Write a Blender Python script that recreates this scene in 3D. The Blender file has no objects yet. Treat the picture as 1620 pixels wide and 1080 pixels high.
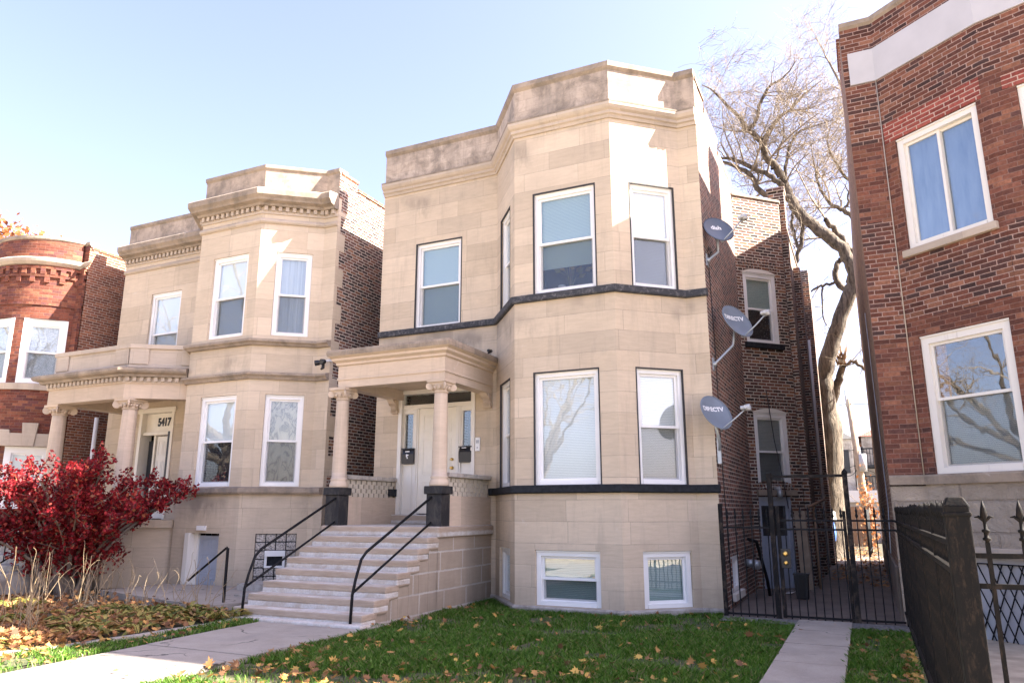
import bpy, bmesh, math, random
import numpy as np
from mathutils import Vector, Matrix
C = bpy.context.scene
random.seed(7)
rng = np.random.default_rng(7)
R = math.radians

# ------------------------------------------------------------------ camera
CAMZ = 1.55
cam_d = bpy.data.cameras.new('camera'); cam = bpy.data.objects.new('camera', cam_d)
C.collection.objects.link(cam); C.camera = cam
cam_d.sensor_width = 36; cam_d.lens = 36*1167.77/1620
cam_d.clip_end = 3000; cam_d.clip_start = 0.05
cam.location = (0, 0, CAMZ)
cam.rotation_euler = (R(90+12.907), 0, R(25.157))

# ------------------------------------------------------------------ light
SUN_AZ, SUN_EL = R(17.0), R(39.0)          # azimuth from +x towards +y
sd = Vector((math.cos(SUN_AZ)*math.cos(SUN_EL), math.sin(SUN_AZ)*math.cos(SUN_EL), math.sin(SUN_EL)))
w = bpy.data.worlds.new('World'); C.world = w; w.use_nodes = True
nt = w.node_tree; bg = nt.nodes['Background']
sky = nt.nodes.new('ShaderNodeTexSky'); sky.sky_type = 'NISHITA'; sky.sun_disc = False
sky.sun_elevation = SUN_EL; sky.sun_rotation = R(90) - SUN_AZ
sky.altitude = 100; sky.air_density = 1.0; sky.dust_density = 3.0; sky.ozone_density = 3.0
hs = nt.nodes.new('ShaderNodeHueSaturation'); hs.inputs['Saturation'].default_value = .86
tn = nt.nodes.new('ShaderNodeMix'); tn.data_type = 'RGBA'; tn.blend_type = 'MULTIPLY'; tn.inputs[0].default_value = 1; tn.inputs[7].default_value = (1.04, .915, 1.0, 1)
nt.links.new(sky.outputs[0], hs.inputs['Color']); nt.links.new(hs.outputs[0], tn.inputs[6])
nt.links.new(tn.outputs[2], bg.inputs[0]); bg.inputs[1].default_value = 0.07
sl = bpy.data.lights.new('sun', 'SUN'); sl.energy = 5.0; sl.angle = R(0.53); sl.color = (1, .93, .82)
so = bpy.data.objects.new('sun', sl); C.collection.objects.link(so)
so.rotation_euler = sd.to_track_quat('Z', 'Y').to_euler(); so.location = (20, 6, 30)
vs = C.view_settings; vs.view_transform = 'Standard'; vs.look = 'None'; vs.gamma = 1
vs.exposure = 2.95
C.cycles.max_bounces = 8; C.cycles.transparent_max_bounces = 12

# ------------------------------------------------------------------ material helpers
class NT:
    def __init__(s, name):
        s.m = bpy.data.materials.new(name); s.m.use_nodes = True
        s.t = s.m.node_tree; s.b = s.t.nodes['Principled BSDF']; s.out = s.t.nodes['Material Output']
    def n(s, typ, **kw):
        x = s.t.nodes.new('ShaderNode'+typ)
        for k, v in kw.items(): setattr(x, k, v)
        return x
    def put(s, sock, v):
        if hasattr(v, 'is_linked') or isinstance(v, bpy.types.NodeSocket): s.t.links.new(v, sock)
        else: sock.default_value = v
    def m_(s, op, a, b=0.0, c=None):
        x = s.n('Math', operation=op); s.put(x.inputs[0], a); s.put(x.inputs[1], b)
        if c is not None: s.put(x.inputs[2], c)
        return x.outputs[0]
    def noise(s, vec, scale, detail=4, rough=.55, dist=0):
        x = s.n('TexNoise'); s.put(x.inputs['Vector'], vec); x.inputs['Scale'].default_value = scale
        x.inputs['Detail'].default_value = detail; x.inputs['Roughness'].default_value = rough
        x.inputs['Distortion'].default_value = dist
        return x.outputs['Fac']
    def ramp(s, fac, stops, interp='LINEAR'):
        x = s.n('ValToRGB'); e = x.color_ramp.elements; x.color_ramp.interpolation = interp
        while len(e) < len(stops): e.new(.5)
        for i, (p, c) in enumerate(stops):
            e[i].position = p
            e[i].color = (c, c, c, 1) if isinstance(c, (int, float)) else (*c, 1)
        s.put(x.inputs[0], fac); return x.outputs[0]
    def mix(s, fac, a, b, blend='MIX'):
        x = s.n('Mix', data_type='RGBA', blend_type=blend)
        s.put(x.inputs['Factor'], fac)
        for nm, v in (('A', a), ('B', b)):
            k = [i for i in x.inputs if i.name == nm and i.type == 'RGBA'][0]
            s.put(k, (*v, 1) if isinstance(v, tuple) and len(v) == 3 else v)
        return [o for o in x.outputs if o.type == 'RGBA'][0]
    def obj(s): return s.n('TexCoord').outputs['Object']
    def uv(s): return s.n('UVMap').outputs[0]
    def stretch(s, vec, sc):
        x = s.n('Mapping'); s.put(x.inputs['Vector'], vec); x.inputs['Scale'].default_value = sc; return x.outputs[0]
    def col(s, v): s.put(s.b.inputs['Base Color'], (*v, 1) if isinstance(v, tuple) else v)
    def rough(s, v): s.put(s.b.inputs['Roughness'], v)
    def bump(s, h, strength=.4, dist=.01):
        x = s.n('Bump'); x.inputs['Strength'].default_value = strength; x.inputs['Distance'].default_value = dist
        s.put(x.inputs['Height'], h); s.t.links.new(x.outputs[0], s.b.inputs['Normal'])
    def cells(s, bw, bh, joint, wob=0.0, rowjit=.5, alt=None):
        """masonry pattern on metric UV: returns joint mask, random 1, random 2, row random"""
        sx = s.n('SeparateXYZ'); s.put(sx.inputs[0], s.uv()); u, v = sx.outputs[0], sx.outputs[1]
        if wob:
            nz = s.noise(s.uv(), 6, 3)
            v = s.m_('ADD', v, s.m_('MULTIPLY', s.m_('SUBTRACT', nz, .5), wob))
        vr = s.m_('DIVIDE', v, bh); row = s.m_('FLOOR', vr); fy = s.m_('FRACT', vr)
        wr = s.n('TexWhiteNoise', noise_dimensions='1D'); s.put(wr.inputs['W'], row)
        off = s.m_('ADD', s.m_('MULTIPLY', s.m_('PINGPONG', row, 1.0), .5), s.m_('MULTIPLY', wr.outputs['Value'], rowjit))
        ur = s.m_('ADD', s.m_('DIVIDE', u, bw), off)
        c0 = s.m_('FLOOR', ur); fx = s.m_('FRACT', ur)
        ex = s.m_('MULTIPLY', s.m_('MINIMUM', fx, s.m_('SUBTRACT', 1.0, fx)), bw)
        ey = s.m_('MULTIPLY', s.m_('MINIMUM', fy, s.m_('SUBTRACT', 1.0, fy)), bh)
        d = s.m_('MINIMUM', ex, ey)
        if wob:
            d = s.m_('ADD', d, s.m_('MULTIPLY', s.m_('SUBTRACT', s.noise(s.uv(), 40, 2), .5), joint*.9))
        mr = s.n('MapRange', interpolation_type='SMOOTHSTEP'); s.put(mr.inputs[0], d)
        mr.inputs[1].default_value = joint*.32; mr.inputs[2].default_value = joint*.62
        mr.inputs[3].default_value = 1; mr.inputs[4].default_value = 0
        cm = s.n('CombineXYZ'); s.put(cm.inputs[0], c0); s.put(cm.inputs[1], row)
        w1 = s.n('TexWhiteNoise', noise_dimensions='2D'); s.put(w1.inputs['Vector'], cm.outputs[0])
        sc = s.n('SeparateColor'); s.put(sc.inputs[0], w1.outputs['Color'])
        return mr.outputs[0], sc.outputs[0], sc.outputs[1], wr.outputs['Value']

MAT = {}
def simple(name, col, rough=.6, var=.12, scale=8, bump=0, metal=0, bscale=60):
    s = NT(name); o = s.obj(); nz = s.noise(o, scale, 5)
    d = tuple(max(0, c*(1-var)) for c in col); l = tuple(min(1, c*(1+var)) for c in col)
    s.col(s.ramp(nz, [(.3, d), (.7, l)])); s.rough(rough); s.b.inputs['Metallic'].default_value = metal
    if bump: s.bump(s.noise(o, bscale, 4), bump, .006)
    MAT[name] = s.m; return s

def matte(name, sp=.12, rg=.7):
    b = MAT[name].node_tree.nodes['Principled BSDF']; b.inputs['Specular IOR Level'].default_value = sp; b.inputs['Roughness'].default_value = rg

def stone(name, base, bh=.345, bw=1.05, var=.22, stain=0.0, joint=.010, jcol=(.30, .25, .20), ledges=(), rk=0):
    s = NT(name); o = s.obj()
    jm, r1, r2, rr = s.cells(bw, bh, joint, .004, .6)
    dark = tuple(c*(1-var*1.25) for c in base); lite = tuple(min(1, c*(1+var*.75)) for c in base)
    pink = (base[0]*.98, base[1]*.93, base[2]*.84)
    c = s.ramp(r1, [(0, dark), (.5, base), (1, lite)])
    c = s.mix(s.m_('MULTIPLY', r2, .45), c, pink)
    grain = s.noise(s.stretch(o, (1, 1, 7)), 3.2, 6, .65, .6)          # bedding of the limestone
    c = s.mix(.4, c, s.ramp(grain, [(.3, tuple(x*.76 for x in base)), (.7, tuple(min(1, x*1.12) for x in base))]))
    big = s.noise(o, .75, 6, .65)
    c = s.mix(s.ramp(big, [(.45, 0.0), (.72, .34+stain*.4)]), c, tuple(x*.62 for x in base))
    drip = s.noise(s.stretch(o, (2.6, 2.6, .33)), 1.6, 6, .7, .3)      # rain streaks
    c = s.mix(s.ramp(drip, [(.54-.1*stain, 0.0), (.74-.06*stain, .24+.5*stain)]), c, (.22, .19, .16))
    soot = s.m_('MULTIPLY', s.ramp(r2, [(.80, 0.0), (.9, 1.0)]), s.ramp(s.noise(o, 5, 5, .7), [(.4, .1), (.65, .6)]))
    c = s.mix(s.m_('MULTIPLY', soot, .28), c, tuple(x*.5 for x in base))
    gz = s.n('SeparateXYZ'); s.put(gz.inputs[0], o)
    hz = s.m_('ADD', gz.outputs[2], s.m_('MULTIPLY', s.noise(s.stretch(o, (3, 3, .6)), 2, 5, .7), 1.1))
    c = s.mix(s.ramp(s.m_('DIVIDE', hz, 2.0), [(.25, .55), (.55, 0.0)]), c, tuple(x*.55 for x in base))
    wp = s.noise(o, 1.9, 6, .75, .8)
    c = s.mix(s.ramp(wp, [(.66, 0.0), (.71, .28)]), c, (.66, .62, .57))
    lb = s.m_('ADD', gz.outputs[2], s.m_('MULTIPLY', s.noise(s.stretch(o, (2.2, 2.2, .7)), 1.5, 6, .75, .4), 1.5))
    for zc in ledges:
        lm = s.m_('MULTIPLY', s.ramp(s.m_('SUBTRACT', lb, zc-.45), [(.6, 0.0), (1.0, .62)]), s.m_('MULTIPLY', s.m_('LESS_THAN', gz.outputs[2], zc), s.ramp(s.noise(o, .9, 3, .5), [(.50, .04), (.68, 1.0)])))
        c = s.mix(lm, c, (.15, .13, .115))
    spk = s.noise(o, 38, 3, .7)
    c = s.mix(s.ramp(spk, [(.62, 0.0), (.8, .22)]), c, (.30, .25, .20))
    if stain > .3:
        blot = s.noise(o, 2.6, 7, .72, .4)
        c = s.mix(s.ramp(blot, [(.44, 0.0), (.62, .68)]), c, (.15, .125, .10))
    c = s.mix(s.m_('MULTIPLY', jm, s.ramp(s.noise(o, 2.3, 4), [(.35, .25), (.65, .75)])), c, jcol)
    s.col(c); s.rough(.86)
    h = s.m_('SUBTRACT', s.m_('MULTIPLY', s.noise(o, 45, 4, .6), .35), s.m_('MULTIPLY', jm, .9))
    if rk: h = s.m_('ADD', h, s.m_('MULTIPLY', s.noise(o, 5, 7, .7, .6), rk)); s.bump(h, .9, .03)
    else: s.bump(h, .35, .008)
    s.b.inputs['Specular IOR Level'].default_value = .25
    MAT[name] = s.m; return s

def brick(name, cols, mortar, bh=.07, bw=.215, joint=.015, wob=.006, rough=.85, grime=.25, spall=0):
    s = NT(name); o = s.obj()
    jm, r1, r2, rr = s.cells(bw, bh, joint, wob, .3)
    n = len(cols)
    c = s.ramp(r1, [(i/n, k) for i, k in enumerate(cols)], 'CONSTANT')
    c = s.mix(.5, c, s.ramp(s.noise(o, 22, 5, .7), [(.3, (.35, .3, .3)), (.7, (1.5, 1.45, 1.4))]), 'MULTIPLY')
    c = s.mix(.9, c, s.ramp(r2, [(0, .72), (1, 1.25)]), 'MULTIPLY')
    mcol = s.ramp(s.noise(o, 5, 5), [(.3, tuple(x*.75 for x in mortar)), (.7, tuple(min(1, x*1.12) for x in mortar))])
    if spall:
        jm = s.m_('MAXIMUM', jm, s.ramp(s.noise(o, 3.1, 6, .7), [(.66, 0.0), (.7, .85)]))
    c = s.mix(jm, c, mcol)
    c = s.mix(s.ramp(s.noise(o, .7, 6, .7), [(.45, 0.0), (.75, grime)]), c, (.07, .06, .055))
    s.col(c); s.rough(rough)
    s.bump(s.m_('ADD', s.m_('MULTIPLY', jm, -1.0), s.m_('MULTIPLY', s.noise(o, 60, 3), .3)), .55, .012)
    s.b.inputs['Specular IOR Level'].default_value = .2
    MAT[name] = s.m; return s

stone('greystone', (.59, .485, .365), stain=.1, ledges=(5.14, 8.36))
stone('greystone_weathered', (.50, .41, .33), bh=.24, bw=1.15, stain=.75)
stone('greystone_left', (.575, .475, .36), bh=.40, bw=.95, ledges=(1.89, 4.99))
stone('greystone_left_weathered', (.46, .37, .29), bh=.5, bw=1.0, stain=.7)
stone('stone_trim', (.49, .41, .33), bh=5, bw=1.3, stain=.15)
stone('stone_trim_dark', (.36, .29, .225), bh=5, bw=1.2, stain=.8)
stone('porch_stone', (.565, .455, .35), bh=6, bw=7, stain=.12)
stone('stair_block', (.40, .325, .25), bh=.30, bw=.75, stain=.15, joint=.03, jcol=(.58, .55, .51))
stone('rough_stone', (.43, .36, .285), bh=.42, bw=.95, stain=.3, joint=.03, var=.3, rk=4)
stone('plinth', (.52, .48, .43), bh=3, bw=1.2, stain=.35)
brick('common_brick', [(.065, .042, .035), (.17, .078, .054), (.12, .06, .046), (.042, .031, .028), (.20, .092, .056), (.135, .068, .054), (.25, .12, .068), (.09, .052, .043)], (.50, .43, .36), wob=.012, joint=.022, grime=.12)
brick('gangway_brick', [(.12, .075, .058), (.23, .11, .078), (.18, .088, .064), (.085, .055, .047), (.26, .13, .09)], (.48, .39, .33), joint=.02, grime=.1, wob=.01)
brick('right_brick', [(.145, .056, .037), (.18, .072, .046), (.12, .05, .036), (.225, .10, .062), (.095, .045, .037), (.16, .062, .042), (.185, .078, .052), (.13, .053, .038)], (.23, .13, .10), bh=.072, bw=.225, joint=.012, wob=.004, grime=.12)
brick('right_brick_repointed', [(.14, .057, .038), (.185, .077, .049), (.085, .042, .035), (.225, .105, .066), (.062, .036, .032), (.14, .054, .037), (.10, .042, .031)], (.36, .245, .20), bh=.072, bw=.225, joint=.014, wob=.005, grime=.08)
brick('new_red_brick', [(.26, .065, .048), (.29, .08, .06), (.24, .06, .046)], (.48, .34, .27), bh=.072, bw=.23, joint=.016, grime=.05)
brick('far_red_brick', [(.20, .066, .04), (.16, .052, .035), (.13, .05, .045), (.23, .09, .052), (.17, .058, .038), (.14, .05, .036)], (.19, .105, .08), bh=.07, bw=.22, joint=.009, wob=.002, grime=.12)
brick('bounce_lit_brick', [(.21, .135, .095), (.26, .16, .11), (.18, .115, .085), (.23, .15, .105)], (.36, .27, .20), wob=.012, joint=.02, grime=.2)  # tan tone paints in sunlight bounced onto the gangway wall
brick('rear_brick', [(.24, .09, .05), (.28, .11, .06), (.18, .07, .045), (.20, .08, .05)], (.42, .34, .27), grime=.1)
brick('pale_screen_brick', [(.55, .47, .38), (.60, .53, .43), (.50, .42, .34)], (.34, .28, .22), bh=.08, bw=.2, joint=.012, grime=.1)
simple('pale_block', (.56, .49, .385), .85, .12, 9, .3)
simple('black_paint', (.022, .024, .028), .5, .4, 14, .3)
s = NT('worn_black'); o = s.obj()
s.col(s.mix(s.ramp(s.noise(o, 7, 7, .72, .6), [(.5, 0.0), (.64, .6)]), (.012, .011, .011), (.105, .078, .055))); s.rough(.5); MAT['worn_black'] = s.m
s = NT('charcoal_paint'); o = s.obj()
s.col(s.mix(s.ramp(s.noise(s.stretch(o, (1, 1, .5)), 6, 7, .75, .5), [(.45, 0.0), (.75, .6)]), (.024, .024, .026), (.12, .105, .09))); s.rough(.7); s.b.inputs['Specular IOR Level'].default_value = .2; MAT['charcoal_paint'] = s.m
s = NT('worn_band'); o = s.obj()
s.col(s.mix(s.ramp(s.noise(o, 11, 7, .78, .6), [(.5, 0.0), (.68, .75)]), (.030, .031, .036), (.20, .19, .185))); s.rough(.75); MAT['worn_band'] = s.m
s = NT('iron_rust'); o = s.obj()
s.col(s.mix(s.ramp(s.noise(s.stretch(o, (1, 1, .35)), 46, 8, .8, .4), [(.50, 0.0), (.78, .5)]), (.008, .0075, .007), (.10, .066, .042))); s.rough(.48)
s.bump(s.noise(o, 60, 4), .4, .004); MAT['iron_rust'] = s.m
simple('iron', (.013, .013, .014), .45, .4, 20)
for q in ('iron', 'iron_rust', 'worn_black', 'black_paint'): matte(q)
simple('white_vinyl', (.80, .79, .77), .38, .04, 3)
s = NT('white_wood'); o = s.obj()
s.col(s.mix(s.ramp(s.noise(s.stretch(o, (6, 6, .8)), 3, 6, .7), [(.58, 0.0), (.75, .5)]), (.74, .70, .63), (.46, .41, .35))); s.rough(.5); MAT['white_wood'] = s.m
simple('cream_door', (.76, .71, .61), .45, .04)
simple('grey_door', (.36, .39, .45), .5, .06)
simple('brass', (.75, .5, .16), .28, .05, metal=1)
simple('galvanised', (.42, .45, .47), .45, .1, metal=.6)
simple('dish_grey', (.17, .20, .24), .42, .08, 5)
simple('dish_dark', (.075, .095, .13), .42, .08, 5)
simple('grey_plastic', (.45, .46, .47), .5, .05)
simple('black_plastic', (.015, .015, .017), .4, .1)
simple('white_mark', (.8, .8, .8), .5, 0)
simple('caulk', (.03, .028, .03), .7, .2)
simple('roof_felt', (.09, .085, .08), .9, .2)
simple('render_grey', (.47, .46, .47), .85, .06, 2, .25)
simple('parging', (.19, .155, .125), .9, .3, 1.6, .6)
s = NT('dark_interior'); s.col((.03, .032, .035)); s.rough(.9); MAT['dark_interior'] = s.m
# concrete
s = NT('concrete'); o = s.obj()
c = s.ramp(s.noise(o, 2.2, 7, .7), [(.3, (.27, .235, .195)), (.7, (.37, .33, .28))])
c = s.mix(s.ramp(s.noise(o, 70, 3, .7), [(.45, 0.0), (.7, .55)]), c, (.20, .17, .145))
c = s.mix(s.ramp(s.noise(o, .9, 6, .7, .5), [(.5, 0.0), (.7, .45)]), c, (.19, .175, .16))
vo = s.n('TexVoronoi', feature='DISTANCE_TO_EDGE'); mp = s.n('VectorMath', operation='ADD'); s.put(mp.inputs[0], o); nn_ = s.n('TexNoise'); s.put(nn_.inputs['Vector'], o); nn_.inputs['Scale'].default_value = 3.0; nn_.inputs['Detail'].default_value = 6; sc_ = s.n('VectorMath', operation='SCALE'); s.put(sc_.inputs[0], nn_.outputs['Color']); sc_.inputs['Scale'].default_value = .5; s.t.links.new(sc_.outputs[0], mp.inputs[1]); s.put(vo.inputs['Vector'], mp.outputs[0]); vo.inputs['Scale'].default_value = .62
ck = s.m_('MULTIPLY', s.ramp(vo.outputs['Distance'], [(.0, 1.0), (.006, .75), (.011, 0.0)]), s.ramp(s.noise(o, 1.1, 3), [(.45, 0.0), (.55, 1.0)]))
c = s.mix(ck, c, (.045, .04, .034))
s.col(c); s.rough(.9); s.bump(s.noise(o, 90, 4), .5, .004); MAT['concrete'] = s.m
s = NT('alley_concrete'); o = s.obj()
s.col(s.ramp(s.noise(o, 1.6, 7, .7), [(.3, (.10, .08, .065)), (.7, (.19, .155, .13))])); s.rough(.9); s.bump(s.noise(o, 40, 4), .5, .006); MAT['alley_concrete'] = s.m
# stair treads: tan stone with white lime wash patched on the risers
s = NT('stair_stone'); o = s.obj()
tan = s.ramp(s.noise(s.stretch(o, (1, 1, 8)), 4, 6, .65), [(.3, (.33, .25, .18)), (.7, (.44, .35, .265))])
sx = s.n('SeparateXYZ'); s.put(sx.inputs[0], o)
fz = s.m_('FRACT', s.m_('DIVIDE', sx.outputs[2], .1625))
edge = s.m_('ADD', fz, s.m_('MULTIPLY', s.m_('SUBTRACT', s.noise(o, 9, 5, .7), .5), .32))
low = s.ramp(edge, [(.34, 1.0), (.50, 0.0)])
ge = s.n('NewGeometry'); gx = s.n('SeparateXYZ'); s.put(gx.inputs[0], ge.outputs['Normal'])
up = s.ramp(gx.outputs[2], [(.5, 0.0), (.8, 1.0)])
patch = s.ramp(s.noise(o, 4.5, 6, .7, .5), [(.36, .35), (.56, .95)])
wash = s.m_('MULTIPLY', s.m_('MAXIMUM', low, s.m_('MULTIPLY', up, .48)), patch)
wash = s.m_('MULTIPLY', wash, s.ramp(sx.outputs[2], [(.0, 1.0), (.01, 1.0)]))
s.col(s.mix(wash, tan, s.ramp(s.noise(o, 30, 4), [(.3, (.48, .455, .42)), (.7, (.62, .595, .56))])))
s.rough(.88); s.bump(s.noise(o, 35, 5), .5, .008); MAT['stair_stone'] = s.m
# glass
s = NT('window_glass'); t = s.t
tr = s.n('BsdfTransparent'); tr.inputs[0].default_value = (.94, .965, .965, 1)
gl = s.n('BsdfGlossy'); gl.inputs[0].default_value = (.95, .97, 1, 1); gl.inputs[1].default_value = .015
fr = s.n('LayerWeight'); fr.inputs[0].default_value = .5; fr = s.m_('ADD', .10, s.m_('MULTIPLY', s.m_('POWER', fr.outputs[1], 4.0), .85))
bp = s.n('Bump'); bp.inputs['Strength'].default_value = .05; bp.inputs['Distance'].default_value = .02
s.put(bp.inputs['Height'], s.noise(s.obj(), 2.6, 2))
t.links.new(bp.outputs[0], gl.inputs['Normal'])
mx = s.n('MixShader'); t.links.new(fr, mx.inputs[0]); t.links.new(tr.outputs[0], mx.inputs[1]); t.links.new(gl.outputs[0], mx.inputs[2])
t.links.new(mx.outputs[0], s.out.inputs[0]); MAT['window_glass'] = s.m
s = NT('insect_screen'); tr = s.n('BsdfTransparent'); tr.inputs[0].default_value = (.95, .95, .95, 1); s.col((.07, .075, .08)); s.rough(.8); mx = s.n('MixShader'); mx.inputs[0].default_value = .13; s.t.links.new(tr.outputs[0], mx.inputs[1]); s.t.links.new(s.b.outputs[0], mx.inputs[2]); s.t.links.new(mx.outputs[0], s.out.inputs[0]); MAT['insect_screen'] = s.m
def blind(name, ca, cb, pitch=.027):
    s = NT(name); sx = s.n('SeparateXYZ'); s.put(sx.inputs[0], s.obj())
    f = s.m_('PINGPONG', sx.outputs[2], pitch/2)
    s.col(s.ramp(s.m_('DIVIDE', f, pitch/2), [(.1, cb), (.5, ca)])); s.rough(.6)
    s.bump(f, .8, .05); MAT[name] = s.m
blind('white_blind', (.80, .78, .75), (.52, .51, .49))
blind('grey_blind', (.40, .41, .40), (.22, .23, .23))
blind('green_blind', (.38, .47, .45), (.24, .31, .30))
simple('white_shade', (.78, .78, .77), .8, .03, 1)
s = NT('curtain'); sx = s.n('SeparateXYZ'); s.put(sx.inputs[0], s.obj())
wv = s.noise(s.stretch(s.obj(), (9, 9, .1)), 1.6, 3)
s.col(s.ramp(wv, [(.3, (.34, .37, .40)), (.7, (.62, .65, .68))])); s.rough(.9); s.bump(wv, .6, .05); MAT['curtain'] = s.m
s = NT('sky_reflection_curtain'); wv = s.noise(s.stretch(s.obj(), (6, 6, 1.2)), 1.2, 5)
s.col(s.ramp(wv, [(.3, (.10, .16, .26)), (.7, (.19, .26, .37))])); s.rough(.9); MAT['sky_reflection_curtain'] = s.m  # curtain sheet whose blue paints in the sky mirrored by the panes
s = NT('lace'); o = s.obj()
wv = s.noise(o, 7, 4, .6, 2.2)
s.col(s.ramp(wv, [(.42, (.46, .47, .48)), (.5, (.74, .74, .73)), (.58, (.5, .51, .52))])); s.rough(.9); MAT['lace'] = s.m
s = NT('gold_curtain'); o = s.obj()
wv = s.noise(s.stretch(o, (1.5, 1.5, .8)), 3.2, 3, .5, 1.8)
s.col(s.ramp(wv, [(.40, (.50, .43, .33)), (.47, (.14, .12, .10)), (.53, (.46, .40, .31)), (.65, (.56, .49, .38))])); s.rough(.8); MAT['gold_curtain'] = s.m
s = NT('glass_block'); o = s.obj()
s.col(s.ramp(s.noise(o, 34, 4, .7, 1.0), [(.33, (.05, .05, .05)), (.46, (.30, .27, .24)), (.6, (.60, .53, .46))])); s.rough(.12); s.bump(s.noise(o, 30, 3, .6, 1), .7, .02); MAT['glass_block'] = s.m
# plants
def leafmat(name, stops, rough=.55, trans=.35):
    s = NT(name); g = s.n('NewGeometry')
    c = s.ramp(g.outputs['Random Per Island'], stops)
    s.col(c); s.rough(rough); s.b.inputs['Specular IOR Level'].default_value = .25
    tl = s.n('BsdfTranslucent'); s.put(tl.inputs[0], c); mx = s.n('MixShader'); mx.inputs[0].default_value = trans
    s.t.links.new(s.b.outputs[0], mx.inputs[1]); s.t.links.new(tl.outputs[0], mx.inputs[2]); s.t.links.new(mx.outputs[0], s.out.inputs[0])
    MAT[name] = s.m
leafmat('red_leaf', [(0, (.07, .005, .008)), (.3, (.15, .008, .013)), (.65, (.25, .012, .019)), (.88, (.37, .026, .028)), (.95, (.46, .10, .06)), (1, (.34, .16, .08))])
leafmat('maple_leaf', [(0, (.16, .08, .04)), (.3, (.30, .15, .065)), (.55, (.45, .24, .09)), (.8, (.55, .31, .08)), (1, (.58, .40, .10))], .6, .25)
leafmat('brown_leaf', [(0, (.13, .06, .03)), (.4, (.28, .13, .055)), (.75, (.42, .21, .08)), (1, (.52, .29, .09))], .6, .2)
leafmat('hosta_leaf', [(0, (.07, .09, .02)), (.25, (.17, .19, .04)), (.5, (.32, .28, .07)), (.7, (.42, .31, .10)), (.85, (.34, .20, .08)), (1, (.22, .12, .06))], .5, .3)
leafmat('grass_blade', [(0, (.05, .12, .014)), (.45, (.10, .225, .026)), (.84, (.18, .31, .048)), (.92, (.26, .26, .10)), (1, (.40, .33, .18))], .5, .35)
leafmat('orange_leaf', [(0, (.20, .075, .03)), (.5, (.33, .13, .045)), (1, (.42, .20, .08))])
leafmat('dry_stalk', [(0, (.26, .185, .10)), (1, (.40, .31, .20))], .7, .1)
s = NT('bark'); o = s.obj()
nz = s.noise(s.stretch(o, (5, 5, .9)), 2.2, 6, .7, .3)
s.col(s.ramp(nz, [(.38, (.04, .03, .022)), (.5, (.115, .09, .065)), (.68, (.20, .16, .12))])); s.rough(.95); s.bump(nz, 1.0, .09); MAT['bark'] = s.m
simple('twig', (.235, .185, .13), .9, .25, 3)
simple('bush_bark', (.17, .135, .105), .9, .3, 10)
simple('pole_wood', (.36, .28, .20), .9, .2, 5, .4)
simple('fence_wood', (.27, .17, .105), .9, .25, 3, .4)
s = NT('soil'); o = s.obj()
c = s.ramp(s.noise(o, 3, 7, .7), [(.3, (.035, .028, .02)), (.6, (.065, .06, .03)), (.75, (.11, .085, .05))])
s.col(c); s.rough(1); s.bump(s.noise(o, 25, 5), .8, .03); MAT['soil'] = s.m
s = NT('lawn_ground'); o = s.obj()
c = s.ramp(s.noise(o, 4, 7, .7), [(.3, (.03, .045, .014)), (.5, (.06, .07, .025)), (.68, (.17, .13, .08))])
s.col(c); s.rough(1); s.bump(s.noise(o, 30, 5), .8, .03); MAT['lawn_ground'] = s.m
s = NT('gravel'); o = s.obj()
v = s.n('TexVoronoi'); s.put(v.inputs['Vector'], o); v.inputs['Scale'].default_value = 34
s.col(s.mix(.6, s.ramp(s.noise(o, 25, 3), [(.3, (.16, .15, .14)), (.7, (.48, .46, .44))]), s.ramp(v.outputs['Distance'], [(0, (.6, .58, .55)), (.6, (.06, .055, .05))]), 'MULTIPLY'))
s.rough(.9); s.bump(v.outputs['Distance'], -.8, .02) if False else s.bump(s.m_('MULTIPLY', v.outputs['Distance'], -1.0), .9, .03); MAT['gravel'] = s.m
simple('leafy_ground', (.36, .30, .22), 1, .35, 3)
simple('asphalt', (.20, .195, .19), .9, .2, 4, .4)

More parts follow.
